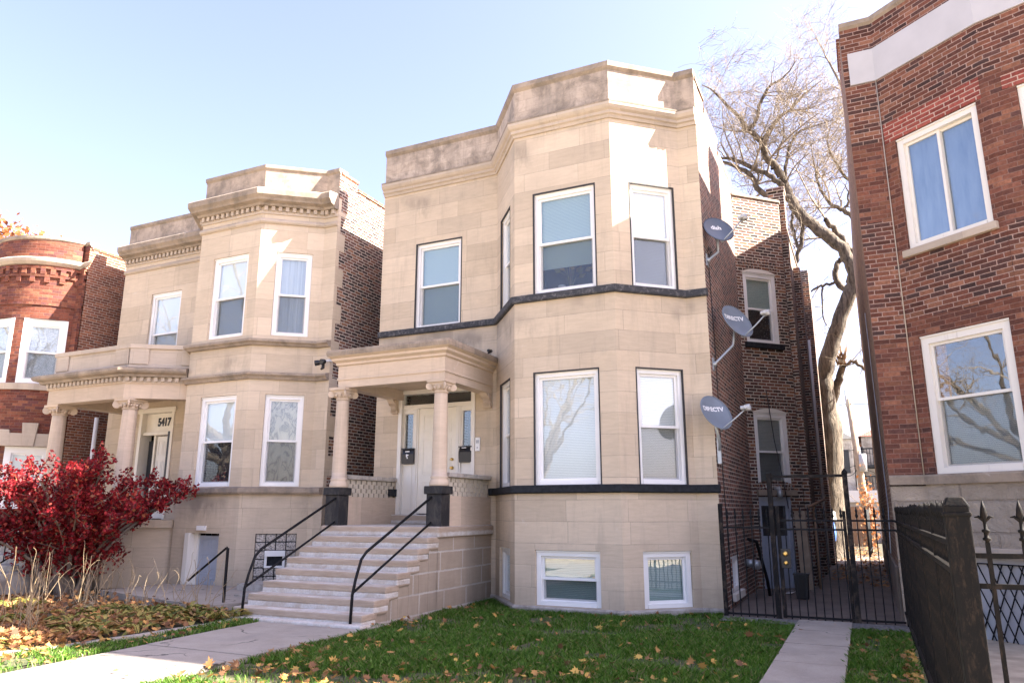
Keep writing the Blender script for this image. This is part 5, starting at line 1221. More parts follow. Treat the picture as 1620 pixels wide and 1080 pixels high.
LIMBS = {
    'trunk': ([(-1.35, 28.0, -0.46), (-1.31, 27.91, 0.27), (-1.2, 27.81, 1.72), (-1.1, 27.72, 2.99), (-1.0, 27.62, 4.27), (-0.97, 27.53, 5.13), (-0.92, 27.44, 6.11), (-0.61, 27.34, 7.07), (-0.22, 27.25, 8.02), (0.17, 27.16, 8.93), (0.35, 27.06, 9.38), (0.27, 26.97, 9.94), (-0.04, 26.88, 10.53), (-0.44, 26.78, 10.99), (-1.08, 26.69, 11.77), (-1.48, 26.59, 12.54), (-1.65, 26.5, 13.32)], [0.85, 0.62, 0.53, 0.5, 0.5, 0.46, 0.42, 0.4, 0.38, 0.4, 0.38, 0.38, 0.4, 0.42, 0.38, 0.36, 0.3]),
    'a': ([(-1.65, 26.5, 13.32), (-1.88, 26.36, 13.75), (-2.13, 26.21, 14.06), (-2.2, 26.07, 14.63), (-2.63, 25.93, 15.14), (-3.12, 25.79, 15.93), (-3.71, 25.64, 16.8), (-4.11, 25.5, 17.09)], [0.3, 0.26, 0.24, 0.22, 0.19, 0.13, 0.08, 0.03]),
    'b': ([(-2.19, 26.0, 14.6), (-1.91, 26.16, 15.09), (-1.54, 26.32, 15.57), (-1.05, 26.48, 15.94), (-0.68, 26.64, 16.42), (-0.04, 26.8, 16.93)], [0.15, 0.13, 0.12, 0.1, 0.07, 0.03]),
    'c': ([(-2.64, 26.0, 15.18), (-2.35, 25.9, 15.39), (-2.14, 25.8, 15.92), (-1.83, 25.7, 16.43), (-1.17, 25.6, 16.75), (-0.81, 25.5, 17.15)], [0.15, 0.14, 0.12, 0.1, 0.06, 0.03]),
    'd': ([(-1.57, 26.5, 12.91), (-1.74, 26.33, 12.99), (-2.04, 26.17, 13.33), (-2.61, 26.0, 13.66), (-3.25, 25.83, 14.05), (-3.69, 25.67, 14.14), (-4.05, 25.5, 14.42)], [0.22, 0.2, 0.18, 0.16, 0.13, 0.08, 0.03]),
    'e': ([(-1.47, 26.5, 12.5), (-2.04, 26.38, 12.55), (-2.48, 26.26, 12.91), (-2.71, 26.14, 13.45), (-3.44, 26.02, 13.97), (-3.91, 25.9, 14.22)], [0.24, 0.22, 0.2, 0.17, 0.12, 0.04]),
    'f': ([(-0.94, 28.0, 4.74), (-0.72, 27.9, 5.38), (-0.47, 27.8, 6.02), (-0.31, 27.7, 6.48)], [0.34, 0.3, 0.26, 0.2]),
    'g': ([(-0.27, 27.7, 6.43), (0.04, 27.7, 6.59), (0.26, 27.7, 6.39), (0.69, 27.7, 6.14)], [0.12, 0.12, 0.11, 0.06]),
    'h': ([(0.27, 27.8, 9.02), (-0.03, 27.8, 9.29), (-0.25, 27.8, 9.68), (-0.14, 27.8, 10.14), (-0.02, 27.8, 10.36)], [0.24, 0.22, 0.2, 0.19, 0.16]),
    'i': ([(-0.27, 27.8, 9.49), (-0.69, 27.8, 9.45), (-1.1, 27.8, 9.29), (-1.42, 27.8, 8.88)], [0.1, 0.09, 0.06, 0.02]),
    'j': ([(-0.71, 27.8, 9.45), (-0.77, 27.8, 8.8), (-0.77, 27.8, 8.21), (-0.6, 27.8, 7.8)], [0.07, 0.06, 0.05, 0.02]),
    'k': ([(0.36, 27.5, 10.44), (0.12, 27.33, 10.8), (-0.16, 27.17, 11.36), (-0.4, 27.0, 11.63)], [0.25, 0.24, 0.2, 0.17]),
    'l': ([(0.87, 29.0, 11.1), (0.55, 29.0, 12.28), (0.16, 29.0, 12.73), (-0.21, 29.0, 13.06), (-0.5, 29.0, 13.85), (-0.61, 29.0, 14.72), (-0.66, 29.0, 15.81)], [0.22, 0.2, 0.16, 0.13, 0.1, 0.06, 0.02]),
    'm': ([(-1.53, 27.0, 9.85), (-1.4, 27.0, 10.43), (-1.24, 27.0, 10.88), (-1.13, 27.0, 11.46), (-1.08, 27.0, 11.82)], [0.05, 0.14, 0.15, 0.14, 0.12]),
    'n': ([(-1.3, 27.0, 10.58), (-1.45, 27.0, 11.13), (-1.48, 27.0, 11.89), (-1.24, 27.0, 12.41)], [0.12, 0.1, 0.1, 0.08]),
    'o': ([(1.21, 29.5, 13.51), (0.6, 29.5, 14.03), (0.21, 29.5, 14.72), (-0.04, 29.5, 15.77), (0.22, 29.5, 16.68)], [0.15, 0.13, 0.1, 0.07, 0.02]),
    'p': ([(1.54, 29.0, 15.84), (0.89, 29.0, 17.07), (0.41, 29.0, 18.58), (0.09, 29.0, 19.66), (-0.11, 29.0, 20.15)], [0.14, 0.11, 0.08, 0.05, 0.02]),
    'q': ([(0.15, 29.0, 12.61), (0.39, 29.0, 12.82), (0.47, 29.0, 13.32), (0.36, 29.0, 13.73)], [0.12, 0.1, 0.06, 0.02]),
    'r': ([(-1.58, 26.8, 13.06), (-1.54, 27.0, 13.89), (-1.34, 27.2, 14.7), (-1.04, 27.4, 15.32), (-0.41, 27.6, 15.59), (0.25, 27.8, 15.79)], [0.14, 0.12, 0.1, 0.08, 0.05, 0.02]),
    's': ([(-1.95, 26.3, 13.59), (-1.69, 26.43, 14.29), (-1.48, 26.55, 14.93), (-1.44, 26.68, 15.62), (-1.09, 26.8, 15.99)], [0.1, 0.08, 0.06, 0.04, 0.015]),
}
r = empty('bare_tree', (-1.25, 28, 0), 'large bare leaning tree behind the gangway between the houses', 'tree')
rg = np.random.default_rng(11)
big = []; tw = []
for k, (pts, rad) in LIMBS.items():
    rad = [q*(.52 if k != 'trunk' else (1 if i < 5 else max(.5, .72-.03*(i-5)))) for i, q in enumerate(rad)]
    P, Rr = smooth_path(pts, rad, 4); P = P+np.random.default_rng(len(pts)).normal(size=P.shape)*.02*(Rr[:, None] > .03)
    (big if k in ('trunk', 'f', 'h') else tw).append((P, Rr, k))
V, F = tubes_np([(p, q) for p, q, k in big], 16); o = build_np('trunk', V, F, 'bark', r); o.data.polygons.foreach_set('use_smooth', np.ones(len(F), bool))
for p, q, k in tw:
    V, F = tubes_np([(p, q)], 9); o = build_np('limb', V, F, 'bark', r); o.data.polygons.foreach_set('use_smooth', np.ones(len(F), bool))
paths = []
for p, q, k in tw: grow(paths, p, q, 0 if q[0] > .1 else 1, rg, dens=1.5)
tp, tq, _ = big[0]; grow(paths, tp[-16:], tq[-16:], 0, rg, dens=.7)
paths = [q for q in paths if q[0][-1, 0] > -4.1+.45*max(0, q[0][-1, 2]-16.0)]
V, F = tubes_np(paths, 3); build_np('crown', V, F, 'twig', r)
b = MB()
for k in range(14):
    a = rg.uniform(-.3, .3); c0 = Vector((-.32+rg.uniform(-.12, .12), 27.7+rg.uniform(-.1, .1), 6.5)); b.tube([c0, c0+Vector((rg.uniform(-.3, .35), rg.uniform(-.1, .1), rg.uniform(.3, .95)))], [.05, .004], 5)
b.build('splintered_stub', 'fence_wood', r)
# two bare street trees across from the houses, seen reflected in the panes
def street_tree(x, y, h, seed, label):
    r = empty('street_tree', (x, y, 0), label, 'tree', 'bare street trees reflected in the panes')
    rg = np.random.default_rng(seed); P = np.array([[x, y, 0], [x+.1, y, h*.12], [x-.05, y+.1, h*.25], [x, y, h*.36]]); tr_l = [smooth_path(P, [.34, .27, .25, .24])]
    ps = []
    for k in range(9):
        a = 2*math.pi*k/9+rg.uniform(-.3, .3); e = rg.uniform(.4, 1.25); p = [np.array([x, y, h*rg.uniform(.24, .36)])]; d = np.array([math.cos(a)*math.cos(e), math.sin(a)*math.cos(e), math.sin(e)])
        for q in range(8): d = d+rg.normal(size=3)*.14+np.array([0, 0, .05]); d /= np.linalg.norm(d); p.append(p[-1]+d*h*.085)
        P_, R_ = smooth_path(p, np.linspace(.15, .025, 9)); tr_l.append((P_, R_)); grow(ps, P_, R_, 0, rg, dens=.75, lens=(0, 2.6, 1.5, .8, .4))
    V, F = tubes_np(tr_l, 8); build_np('trunk', V, F, 'bark', r); V, F = tubes_np(ps, 3); build_np('crown', V, F, 'twig', r)
street_tree(-3.0, -9, 13, 3, 'bare street tree across the road mirrored in the widest lower window of the tan house')
street_tree(-19, -22, 14, 5, 'bare street tree mirrored in the ground floor panes of the tan houses')
street_tree(-23.5, .6, 13, 9, 'bare parkway tree mirrored in the lower window of the dark red brick house')
# orange tree far left
r = empty('orange_tree', (-66, 36, 0), 'autumn orange tree top showing behind the round bay house at far left', 'tree')
rg = np.random.default_rng(4)
tr_l = [smooth_path([(-66, 36, 0), (-66, 36, 10), (-65, 36, 17)], [.6, .5, .35])]; V, F = tubes_np(tr_l, 8); build_np('trunk', V, F, 'bark', r)
cl = rg.normal(size=(130, 3))*np.array([2.2, 2.2, 1.9])+np.array([-66.8, 36, 21.6]); N = 5000
ci = cl[rg.integers(0, 130, N)]+rg.normal(size=(N, 3))*.55
def leaf_quads(cent, size, rg, elong=1.5, upbias=0.0):
    n = len(cent); a = rg.normal(size=(n, 3)); a[:, 2] += upbias; nrm = a/np.linalg.norm(a, axis=1, keepdims=True)
    t = np.cross(nrm, rg.normal(size=(n, 3))); t /= np.linalg.norm(t, axis=1, keepdims=True); u = np.cross(nrm, t)
    s = (size*rg.uniform(.6, 1.3, n))[:, None]
    P = [cent-t*s*elong*.5, cent+u*s*.45-t*s*.05, cent+t*s*elong*.5, cent-u*s*.45-t*s*.05]
    V = np.stack(P, 1).reshape(-1, 3); F = np.arange(4*n).reshape(n, 4); return V, F
V, F = leaf_quads(ci, .32, rg); build_np('crown', V, F, 'orange_leaf', r)

# red burning bush: arching stems with leaves along every shoot
BX, BY = -14.0, 9.75
r = empty('burning_bush', (BX, BY, 0), 'crimson leaved burning bush in front of the columned porch', 'shrub')
rg = np.random.default_rng(21)
stems = []; lc = []; tr_l = []
rv = np.array([.905, .425]); fv = np.array([-.425, .905])
for k in range(44):
    a = rg.uniform(-1, 1); lat = a*rg.uniform(.9, 2.35) if k > 2 else (2.05, -2.2, 1.5)[k]; dep = rg.uniform(-1.3, 1.2)
    hgt = rg.uniform(1.2, 2.75)*(1-.10*abs(lat)); base = np.array([BX, BY])+rg.normal(size=2)*.14
    e = np.array([BX, BY])+rv*lat+fv*dep
    P = [np.array([*base, -.05]), np.array([*(base+(e-base)*.16), hgt*.3]), np.array([*(base+(e-base)*.42), hgt*.62]), np.array([*(base+(e-base)*.72), hgt*.86]), np.array([*e, hgt])]
    P_, R_ = smooth_path(P, [.05, .042, .03, .018, .008], 5); stems.append((P_, R_))
    for q in range(22):
        i = rg.integers(5, len(P_)-1); p = P_[i]; d = P_[min(i+1, len(P_)-1)]-P_[i-1]; d /= np.linalg.norm(d); v = rg.normal(size=3); dv = d*.7+v*.6+np.array([0, 0, .45 if i > 10 else .15]); dv /= np.linalg.norm(dv)
        ln = rg.uniform(.22, .55); pts = [p]
        for s_ in range(5): dv = dv+rg.normal(size=3)*.18+np.array([0, 0, .03]); dv /= np.linalg.norm(dv); pts.append(pts[-1]+dv*ln/5)
        pts = np.array(pts); tr_l.append((pts, np.linspace(.010, .004, 6)))
        nl = int(rg.integers(34, 62)*(1.0 if p[2] > .9 else .55))
        f = rg.uniform(.2, 1, nl)*(len(pts)-1); ii = np.minimum(f.astype(int), len(pts)-2); c = pts[ii]+(pts[ii+1]-pts[ii])*(f-ii)[:, None]+rg.normal(size=(nl, 3))*.045; lc.append(c)
V, F = tubes_np(stems, 7); build_np('stem', V, F, 'bush_bark', r)
V, F = tubes_np(tr_l, 4); build_np('shoots', V, F, 'bush_bark', r)
lc = np.concatenate(lc); lc = lc[lc[:, 2] > .25]
V, F = leaf_quads(lc, .052, rg, 1.5, .4); build_np('foliage', V, F, 'red_leaf', r)

# ================================================================== ground cover
def in_poly(P, poly):
    x, y = P[:, 0], P[:, 1]; ins = np.zeros(len(P), bool); n = len(poly); j = n-1
    for i in range(n):
        xi, yi = poly[i]; xj, yj = poly[j]; c = ((yi > y) != (yj > y)) & (x < (xj-xi)*(y-yi)/(yj-yi+1e-12)+xi); ins ^= c; j = i
    return ins
def vnoise(P, s, seed):
    r_ = np.random.default_rng(seed); g = r_.random((64, 64)); x = P[:, 0]*s % 63; y = P[:, 1]*s % 63; i = x.astype(int); j = y.astype(int); fx = x-i; fy = y-j; fx = fx*fx*(3-2*fx); fy = fy*fy*(3-2*fy)
    return g[i, j]*(1-fx)*(1-fy)+g[i+1, j]*fx*(1-fy)+g[i, j+1]*(1-fx)*fy+g[i+1, j+1]*fx*fy
def scatter(poly, dens, rg, thin=None):
    a = np.array(poly); lo, hi = a.min(0), a.max(0); n = int((hi-lo).prod()*dens); P = lo+rg.random((n, 2))*(hi-lo); P = P[in_poly(P, poly)]
    if thin is not None: P = P[rg.random(len(P)) < thin(P)]
    return P
LAWN = [(-6.22, 4.6), (-1.07, 4.6), (-1.07, 11.6), (-1.3, 11.75), (-2.1, 12.0), (-2.15, 12.36), (-2.5, 12.36), (-3.5, 11.45), (-5.35, 11.45), (-6.3, 12.6), (-6.36, 12.6), (-6.36, 8.75), (-6.25, 8.6)]
SIDE = [(-.33, 6.0), (.33, 6.0), (.33, 11.45), (-.35, 11.45)]
STRIP = [(-9.3, 4.4), (-7.8, 4.5), (-8.03, 8.6), (-8.38, 8.6), (-8.4, 7.0), (-8.55, 6.0), (-8.78, 5.4)]
def grass(name, poly, dens, label, hmean=.06, z0=0.0):
    rg = np.random.default_rng(len(name)); nz = lambda P: .6*vnoise(P, 1.3, 3)+.4*vnoise(P, 4.1, 8)
    P = scatter(poly, dens, rg, lambda P: np.clip((nz(P)-.33)*5, .06, 1)); n = len(P)
    h = hmean*rg.uniform(.55, 1.5, n)*(.6+.9*nz(P)); a = rg.uniform(0, 2*np.pi, n); w_ = rg.uniform(.003, .0065, n); bend = rg.uniform(.2, 1.1, n)*h; a2 = a+rg.normal(size=n)*.8+1.57
    t = np.stack([np.cos(a), np.sin(a), np.zeros(n)], 1); d = np.stack([np.cos(a2), np.sin(a2), np.zeros(n)], 1); B = np.column_stack([P, np.full(n, z0)])
    up = np.array([0, 0, 1.0])
    v = [B-t*w_[:, None], B+t*w_[:, None], B+t*(w_*.7)[:, None]+d*(bend*.35)[:, None]+up*(h*.62)[:, None], B+d*bend[:, None]+up*(h*.95)[:, None], B-t*(w_*.7)[:, None]+d*(bend*.35)[:, None]+up*(h*.62)[:, None]]
    V = np.stack(v, 1).reshape(-1, 3); F = np.arange(5*n).reshape(n, 5)
    return tag(build_np(name, V, F, 'grass_blade'), label, 'grass', kind='stuff')
grass('lawn_grass', LAWN, 5200, 'green lawn grass in front of the middle tan house', .06, -.055)
grass('side_grass', SIDE, 4500, 'green grass strip between the narrow side path and the rusty fence', .055, -.04)
grass('strip_grass', STRIP, 3000, 'thin grass between the front path and the grey edging', .045)
def maple_shape():
    pts = []
    for a, r_ in ((90, 1), (72, .52), (55, .78), (38, .42), (18, .85), (0, .38), (-25, .55), (-60, .3), (-90, .36)): pts.append((math.cos(R(a))*r_, math.sin(R(a))*r_))
    left = [(-x, y) for x, y in reversed(pts[1:-1])]
    return np.array(pts+left)
MS = maple_shape(); 
def leaves(name, P, z, rg, mat, label, size=.06, flatness=.8, curl=.35, kind='stuff', cat='leaves'):
    n = len(P); k = len(MS); nrm = rg.normal(size=(n, 3))*(1-flatness)+np.array([0, 0, 1.0]); nrm /= np.linalg.norm(nrm, axis=1, keepdims=True)
    a = rg.uniform(0, 2*np.pi, n); t = np.stack([np.cos(a), np.sin(a), np.zeros(n)], 1); t -= nrm*(t*nrm).sum(1, keepdims=True); t /= np.linalg.norm(t, axis=1, keepdims=True); u = np.cross(nrm, t)
    s = size*rg.uniform(.45, 1.25, n); c = np.column_stack([P, z]); cu = rg.uniform(-.2, 1, n)*curl
    V = np.empty((n, k+1, 3)); V[:, 0] = c
    jit = rg.uniform(.8, 1.2, (n, k))
    for i, (x, y) in enumerate(MS): V[:, i+1] = c+t*(x*s*jit[:, i])[:, None]+u*(y*s*jit[:, i])[:, None]+nrm*(cu*s*(x*x+y*y))[:, None]
    idx = np.arange(n)[:, None, None]*(k+1); tri = np.array([(0, i+1, (i+1) % k+1) for i in range(k)])[None]
    F = (idx+tri).reshape(-1, 3)
    o = build_np(name, V.reshape(-1, 3), F, mat); return tag(o, label, cat, kind=kind)
rg = np.random.default_rng(31)
def lawn_thin(P): return np.clip(.10+.95*np.clip((8.8-P[:, 1])/3.2, 0, 1)*np.clip(vnoise(P, 1.6, 5)*2-.55, 0.05, 1)+.10*(vnoise(P, 1.1, 9) > .7), 0, 1)
P = scatter(LAWN, 95, rg, lawn_thin); leaves('fallen_leaves', P, rg.uniform(-.02, .03, len(P)), rg, 'maple_leaf', 'fallen maple leaves scattered on the front lawn', .066, .5)
P = np.concatenate([scatter(SIDE, 14, rg), scatter([(.08, 6.2), (.33, 6.2), (.33, 10), (.22, 10)], 190, rg)]); leaves('fallen_leaves', P, rg.uniform(-.01, .03, len(P)), rg, 'maple_leaf', 'fallen leaves beside the rusty iron fence', .055, .6)
P = np.concatenate([scatter(STRIP, 45, rg), scatter([(-9.6, 4.3), (-8.3, 4.3), (-8.5, 6.2), (-9.6, 6.2)], 160, rg)]); leaves('fallen_leaves', P, rg.uniform(.015, .06, len(P)), rg, 'maple_leaf', 'fallen leaves in the grass strip along the front path', .055, .6)
P = np.concatenate([scatter([(-7.9, 4.6), (-6.3, 4.6), (-6.3, 8.6), (-8.0, 8.6)], 1.3, rg), scatter([(-1.05, 8), (-.34, 8), (-.34, 12), (-1.05, 12)], 1.5, rg), np.array([(-7.7, 8.68), (-8.2, 8.3), (-8.35, 8.2)])]); leaves('fallen_leaves', P, np.full(len(P), .035), rg, 'brown_leaf', 'few stray leaves lying on the concrete paths', .05, .85)
P = scatter([(-.9, 19), (.3, 17), (.3, 36), (-2.5, 36), (-1.1, 28)], 42, rg); leaves('fallen_leaves', P, rg.uniform(.01, .05, len(P)), rg, 'brown_leaf', 'brown leaves littering the far end of the gangway', .07, .7)
BED = [(-9.35, 4.4), (-8.95, 5.4), (-8.7, 6.0), (-8.55, 7.0), (-8.5, 8.7), (-9.1, 9.0), (-12.6, 9.9), (-14.5, 9.2), (-14.5, 6), (-11.5, 4.0)]
def bed_leaf(P): return np.clip(.15+1.3*np.clip((8.1-P[:, 1]+.25*(-9.5-P[:, 0]))/2.2, 0, 1), 0, 1)
P = scatter(BED, 330, rg, bed_leaf); leaves('fallen_leaves', P, .03+.15*rg.random(len(P))*vnoise(P, 1.2, 2), rg, 'brown_leaf', 'deep drift of brown maple leaves in the planting bed', .068, .4)
# hosta leaves
def hosta(P, rg):
    Vs = []; Fs = []; off = 0
    for (x, y) in P:
        for k in range(rg.integers(9, 17)):
            a = rg.uniform(0, 2*np.pi); L = rg.uniform(.16, .34); w_ = L*rg.uniform(.18, .30); lift = rg.uniform(.03, .13); droop = rg.uniform(-.02, .10)
            d = np.array([math.cos(a), math.sin(a), 0]); s_ = np.array([-d[1], d[0], 0]); base = np.array([x, y, .02])+d*.03
            rows = []
            for f, wf in ((0, .15), (.3, .7), (.55, 1), (.8, .65), (1, .03)):
                c = base+d*L*f+np.array([0, 0, lift*math.sin(min(1.0, f*1.25)*math.pi*.62)-droop*f*f]); c[2] = max(c[2], .02)
                rows += [c-s_*w_*wf*.5+np.array([0, 0, .018*wf]), c, c+s_*w_*wf*.5+np.array([0, 0, .018*wf])]
            Vs += rows
            for i in range(4):
                for j in range(2): q = off+i*3+j; Fs.append((q, q+1, q+4, q+3))
            off += 15
    return np.array(Vs), np.array(Fs)
P = scatter([(-8.62, 6.4), (-8.55, 8.6), (-9.0, 9.1), (-10.3, 8.9), (-11.0, 8.3), (-10.6, 7.4), (-9.6, 6.7)], 15, rg)
V, F = hosta(P, rg); o = build_np('hosta_bed', V, F, 'hosta_leaf'); o.data.polygons.foreach_set('use_smooth', np.ones(len(F), bool)); tag(o, 'yellowing hosta leaves spilling over the bed beside the steps', 'ground cover', kind='stuff')
P = scatter([(-9.4, 4.8), (-8.9, 5.6), (-9.6, 6.4), (-13.5, 9.2), (-14, 7), (-11, 4.6)], 2.0, rg); V, F = hosta(P, rg); tag(build_np('low_plants', V, F, 'hosta_leaf'), 'sparse green plants poking through the brown leaf drift', 'ground cover', kind='stuff')
# dry stalk clumps
clumps = [(-10.15, 6.52, 9, .95, 'clump of dry flower stalks nearest the lower left corner'), (-9.95, 6.15, 4, .8, 'few pale curling stalks at the left edge before the taller clump'), (-12.2, 8.95, 12, .92, 'tall dry stalks standing in front of the red bush trunk'), (-11.4, 8.6, 9, .85, 'leaning dry stalks between the bush and the concrete slab'),
          (-10.9, 9.0, 8, .8, 'dry stalks fanning in front of the concrete areaway slab'), (-10.25, 9.35, 7, .85, 'dry stalks in front of the grey basement door'), (-12.9, 8.4, 7, .9, 'thin dry stalks left of the red bush trunk'), (-9.7, 9.1, 5, .6, 'short dry stalks beside the black angle rail'), (-11.2, 7.2, 6, .9, 'dry stalks rising from the middle of the brown leaf drift')]
for x, y, n, h, lb_ in clumps:
    n = int(n*1.8)
    ps = []
    ps.append((np.array([(x-.2, y, -.01), (x, y, .015), (x+.2, y, -.01)]), np.array([.02, .05, .02])))
    for k in range(n):
        a = rg.uniform(0, 6.28); l = abs(rg.normal())*.28; hh = h*rg.uniform(.45, 1.1); bx, by = x+rg.normal()*.2, y+rg.normal()*.2
        e = np.array([bx+math.cos(a)*l, by+math.sin(a)*l, hh]); P_ = [np.array([bx, by, 0]), np.array([bx+math.cos(a)*l*.35+rg.normal()*.03, by+math.sin(a)*l*.35+rg.normal()*.03, hh*.42]), np.array([bx+math.cos(a)*l*.72+rg.normal()*.03, by+math.sin(a)*l*.72+rg.normal()*.03, hh*.8]), e, e+np.array([math.cos(a)*.05, math.sin(a)*.05, .06*rg.uniform(-.6, 1)])]
        ps.append(smooth_path(P_, [.0048, .0044, .0036, .003, .0016], 4))
    V, F = tubes_np(ps, 5); tag(build_np('dry_stalks', V, F, 'dry_stalk'), lb_, 'dry plant', 'dry flower stalks in the planting bed')

# ================================================================== far end of the gangway
r = empty('utility_pole', (-.35, 38, 0), 'leaning wooden utility pole beyond the end of the gangway', 'pole')
b = MB(); b.tube([(-.02, 38, 0), (-.14, 38, 3), (-.33, 38, 6.7)], [.19, .17, .12], 12); b.build('pole', 'pole_wood', r)
b = MB(); b.tube([(-.42, 37.9, 6.3), (-.42, 37.9, 7.1)], .05, 6); b.tube([(.0, 37.85, 3.3), (.02, 37.85, 4.1)], .16, 10); b.build('transformer', 'grey_plastic', r)
b = MB()
for (x0, z0, x1, z1, s_) in ((-8, 6.6, -.33, 6.45, .3), (-.33, 6.45, 8, 6.7, .3), (-6, 4.9, -.2, 4.3, .3), (-.2, 4.3, 4, 4.6, .5), (-5, 4.2, -.2, 3.6, .5), (-.2, 3.6, 3, 4.4, .8), (-1.4, 4.2, -.2, 3.5, .7)):
    b.tube([(x0+(x1-x0)*f, 37.9, z0+(z1-z0)*f-s_*4*f*(1-f)) for f in [i/10 for i in range(11)]], .018, 4)
tag(b.build('overhead_wires', 'black_plastic'), 'overhead wires looping around the utility pole', 'wires')
r = empty('grey_house', (-2, 48, 0), 'pale grey gabled house far beyond the tree trunk', 'house', 'houses across the back alley')
b = MB(); b.box(-5.5, -.45, 46, 54, 0, 5.5); b.build('wall', 'plinth', r)
b = MB(); V = [(-5.7, 45.8, 5.5), (-.25, 45.8, 5.5), (-.25, 54, 5.5), (-5.7, 54, 5.5), (-1.6, 47, 6.4), (-4.2, 52, 6.4)]; b.mesh(V, [(0, 1, 4), (1, 2, 4), (2, 3, 5, 4), (3, 0, 4, 5)]); b.build('roof', 'roof_felt', r)
b = MB()
for x in (-1.6, -.95): b.box(x, x+.3, 45.97, 46, 3.6, 4.9)
b.build('window', 'dark_interior', r)
r = empty('grey_house', (2, 48, 0), 'pale modern house with stacked black decks far beyond the utility pole', 'house', 'houses across the back alley')
b = MB(); b.box(.05, 6, 47, 55, 0, 5.7); b.build('wall', 'plinth', r)
b = MB(); V = [(-.1, 46.8, 5.7), (6.2, 46.8, 5.7), (6.2, 55, 5.7), (-.1, 55, 5.7), (2.5, 50, 7.2)]; b.mesh(V, [(0, 1, 4), (1, 2, 4), (2, 3, 4), (3, 0, 4)]); b.build('roof', 'new_red_brick', r)
b = MB()
for x, z in ((.6, 4.6), (.9, 2.7), (1.8, 4.5)): b.box(x, x+.5, 46.97, 47, z, z+.7)
b.build('window', 'dark_interior', r)
b = MB()
for z in (2.5, 4.0): b.box(-.05, 3, 45.3, 47, z-.12, z)
for x in (-.03, 1.2, 2.8): b.box(x, x+.12, 45.3, 45.42, 0, 5.0)
for z in (2.5, 4.0):
    b.box(-.05, 3, 45.3, 45.36, z+.85, z+.92)
    for k in range(22): b.box(-.03+k*.14, .0+k*.14, 45.31, 45.34, z, z+.85)
for k in range(6): b.box(.5, 1.4, 45.4, 45.5, .6+k*.28, .72+k*.28)
b.build('deck', 'black_paint', r)
r = empty('garage', (0, 43, 0), 'low white garage wall beyond the brown wooden fence', 'garage')
b = MB(); b.box(-4, 3.5, 42, 46, 1.98, 2.56); b.build('fascia', 'white_vinyl', r)
b = MB(); b.box(-3.9, 3.4, 42.1, 45.9, 0, 1.98); b.build('wall', 'plinth', r)
r = empty('wooden_fence', (-.7, 37, 0), 'brown board fence closing the yard behind the tree', 'fence')
b = MB()
for k in range(34):
    x = -5+k*.155
    b.box(x, x+.145, 36.98, 37.0, .02, 1.72+random.uniform(-.02, .03))
b.build('board_panel', 'fence_wood', r)
b = MB(); b.box(-5, .27, 37.0, 37.05, .5, .6); b.box(-5, .27, 37.0, 37.05, 1.4, 1.5); b.build('rail', 'fence_wood', r)
# rear iron fence panel
r = empty('iron_fence', (.1, 31, 0), 'short black iron fence return in the sunlit back yard', 'fence')
b = MB()
for k in range(9): b.tube([(-.05+.01*k, 29+.45*k, 0), (-.05+.01*k, 29+.45*k, 1.6)], .02, 5)
for z in (.2, 1.35): b.tube([(-.05, 29, z), (.05, 32.8, z)], .02, 5)
b.build('pickets', 'iron', r)
# dry orange shrub by the back fence
r = empty('dry_shrub', (.0, 34, 0), 'sunlit orange dry shrub in the back yard', 'shrub')
rg = np.random.default_rng(8); cc = np.array([.06, 34, 1.3])+rg.normal(size=(420, 3))*np.array([.17, .4, .75]); cc = cc[cc[:, 2] > .05]
V, F = leaf_quads(cc, .10, rg); build_np('foliage', V, F, 'orange_leaf', r)
V, F = tubes_np([smooth_path([(0, 34, 0), (rg.normal()*.15, 34+rg.normal()*.3, 1.2), (rg.normal()*.3, 34+rg.normal()*.5, 2.2)], [.02, .015, .006]) for k in range(14)], 4); build_np('stem', V, F, 'bush_bark', r)
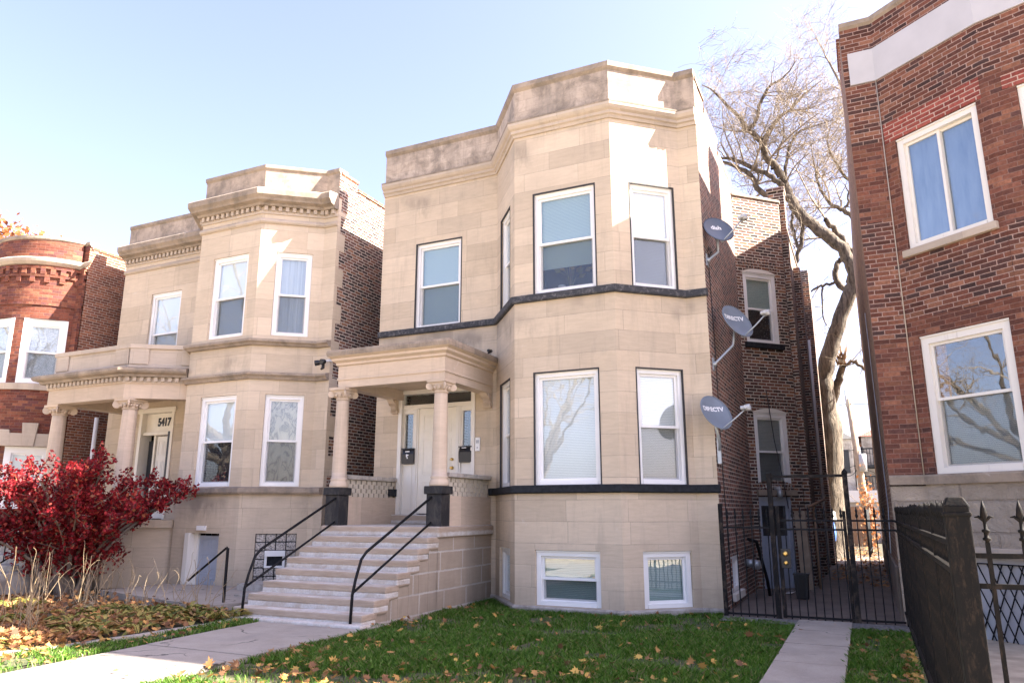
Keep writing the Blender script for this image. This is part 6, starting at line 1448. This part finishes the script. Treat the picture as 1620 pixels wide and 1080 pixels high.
# blue and white bag hanging at the tree foot
r = empty('hanging_bag', (-1.2, 27.2, 1.0), 'blue and white bag hanging beside the foot of the big tree', 'bag')
simple('blue_cloth', (.05, .14, .42), .6, .2); 
b = MB(); b.lathe((-1.12, 27.0), [(.02, .55), (.10, .6), (.13, .85), (.10, 1.1), (.06, 1.3), (.02, 1.35)], 12); b.build('bag_body', 'blue_cloth', r)
b = MB(); b.lathe((-1.12, 27.0), [(.11, 1.32), (.16, 1.36), (.15, 1.5), (.05, 1.58)], 12); b.tube([(-1.3, 26.95, 1.2), (-.95, 26.95, 1.3)], .05, 8); b.build('bag_top', 'white_vinyl', r)
# bin and leaning boards in the gangway
r = empty('bin', (-1.2, 15.6, 0), 'small black bin standing on the gangway floor by the grey basement door', 'bin')
b = MB(); V = [(-1.2+a*s_, 14.9+c*s_, z) for z, s_ in ((.01, .10), (.42, .125)) for a, c in ((-1, -1), (1, -1), (1, 1), (-1, 1))]
b.mesh(V, [(0, 1, 5, 4), (1, 2, 6, 5), (2, 3, 7, 6), (3, 0, 4, 7), (3, 2, 1, 0), (4, 5, 6, 7)]); bb = b.build('bin_body', 'black_plastic', r, .01)
b = MB(); b.box(-1.335, -1.065, 14.765, 15.035, .42, .45); b.build('rim', 'black_plastic', r, .006)
b = MB(); b.box(-1.24, -1.16, 14.79, 14.795, .26, .285); b.build('sticker', 'white_mark', r)
b = MB(); V = [(-1.35, 16.7, .0), (-1.13, 16.6, 0), (-1.2, 17.0, 1.55), (-1.42, 17.08, 1.55)]; V += [(x+.02, y+.05, z) for x, y, z in V]
b.mesh(V, [(0, 1, 2, 3), (7, 6, 5, 4), (0, 4, 5, 1), (1, 5, 6, 2), (2, 6, 7, 3), (3, 7, 4, 0)]); tag(b.build('leaning_board', 'pole_wood', None, .005), 'weathered grey brown board leaning on the brick bay behind the bin', 'board')
b = MB(); b.tube([(-1.0, 16.9, 0), (-1.02, 17.25, 1.7)], .035, 6); b.tube([(-1.12, 16.8, 1.62), (-.9, 17.5, 1.75), (-.85, 18.2, 1.8)], .03, 6); tag(b.build('leaning_pole', 'fence_wood'), 'dark wooden pole leaning beside the weathered board', 'pole')
b = MB(); b.face([(-1.62, 15.6, .02), (-1.45, 15.5, .03), (-1.38, 15.65, .06), (-1.5, 15.75, .03)]); b.face([(-1.55, 15.7, .05), (-1.4, 15.6, .09), (-1.44, 15.8, .05)]); tag(b.build('paper_scrap', 'white_vinyl'), 'crumpled white paper on the gangway floor by the bin', 'paper')
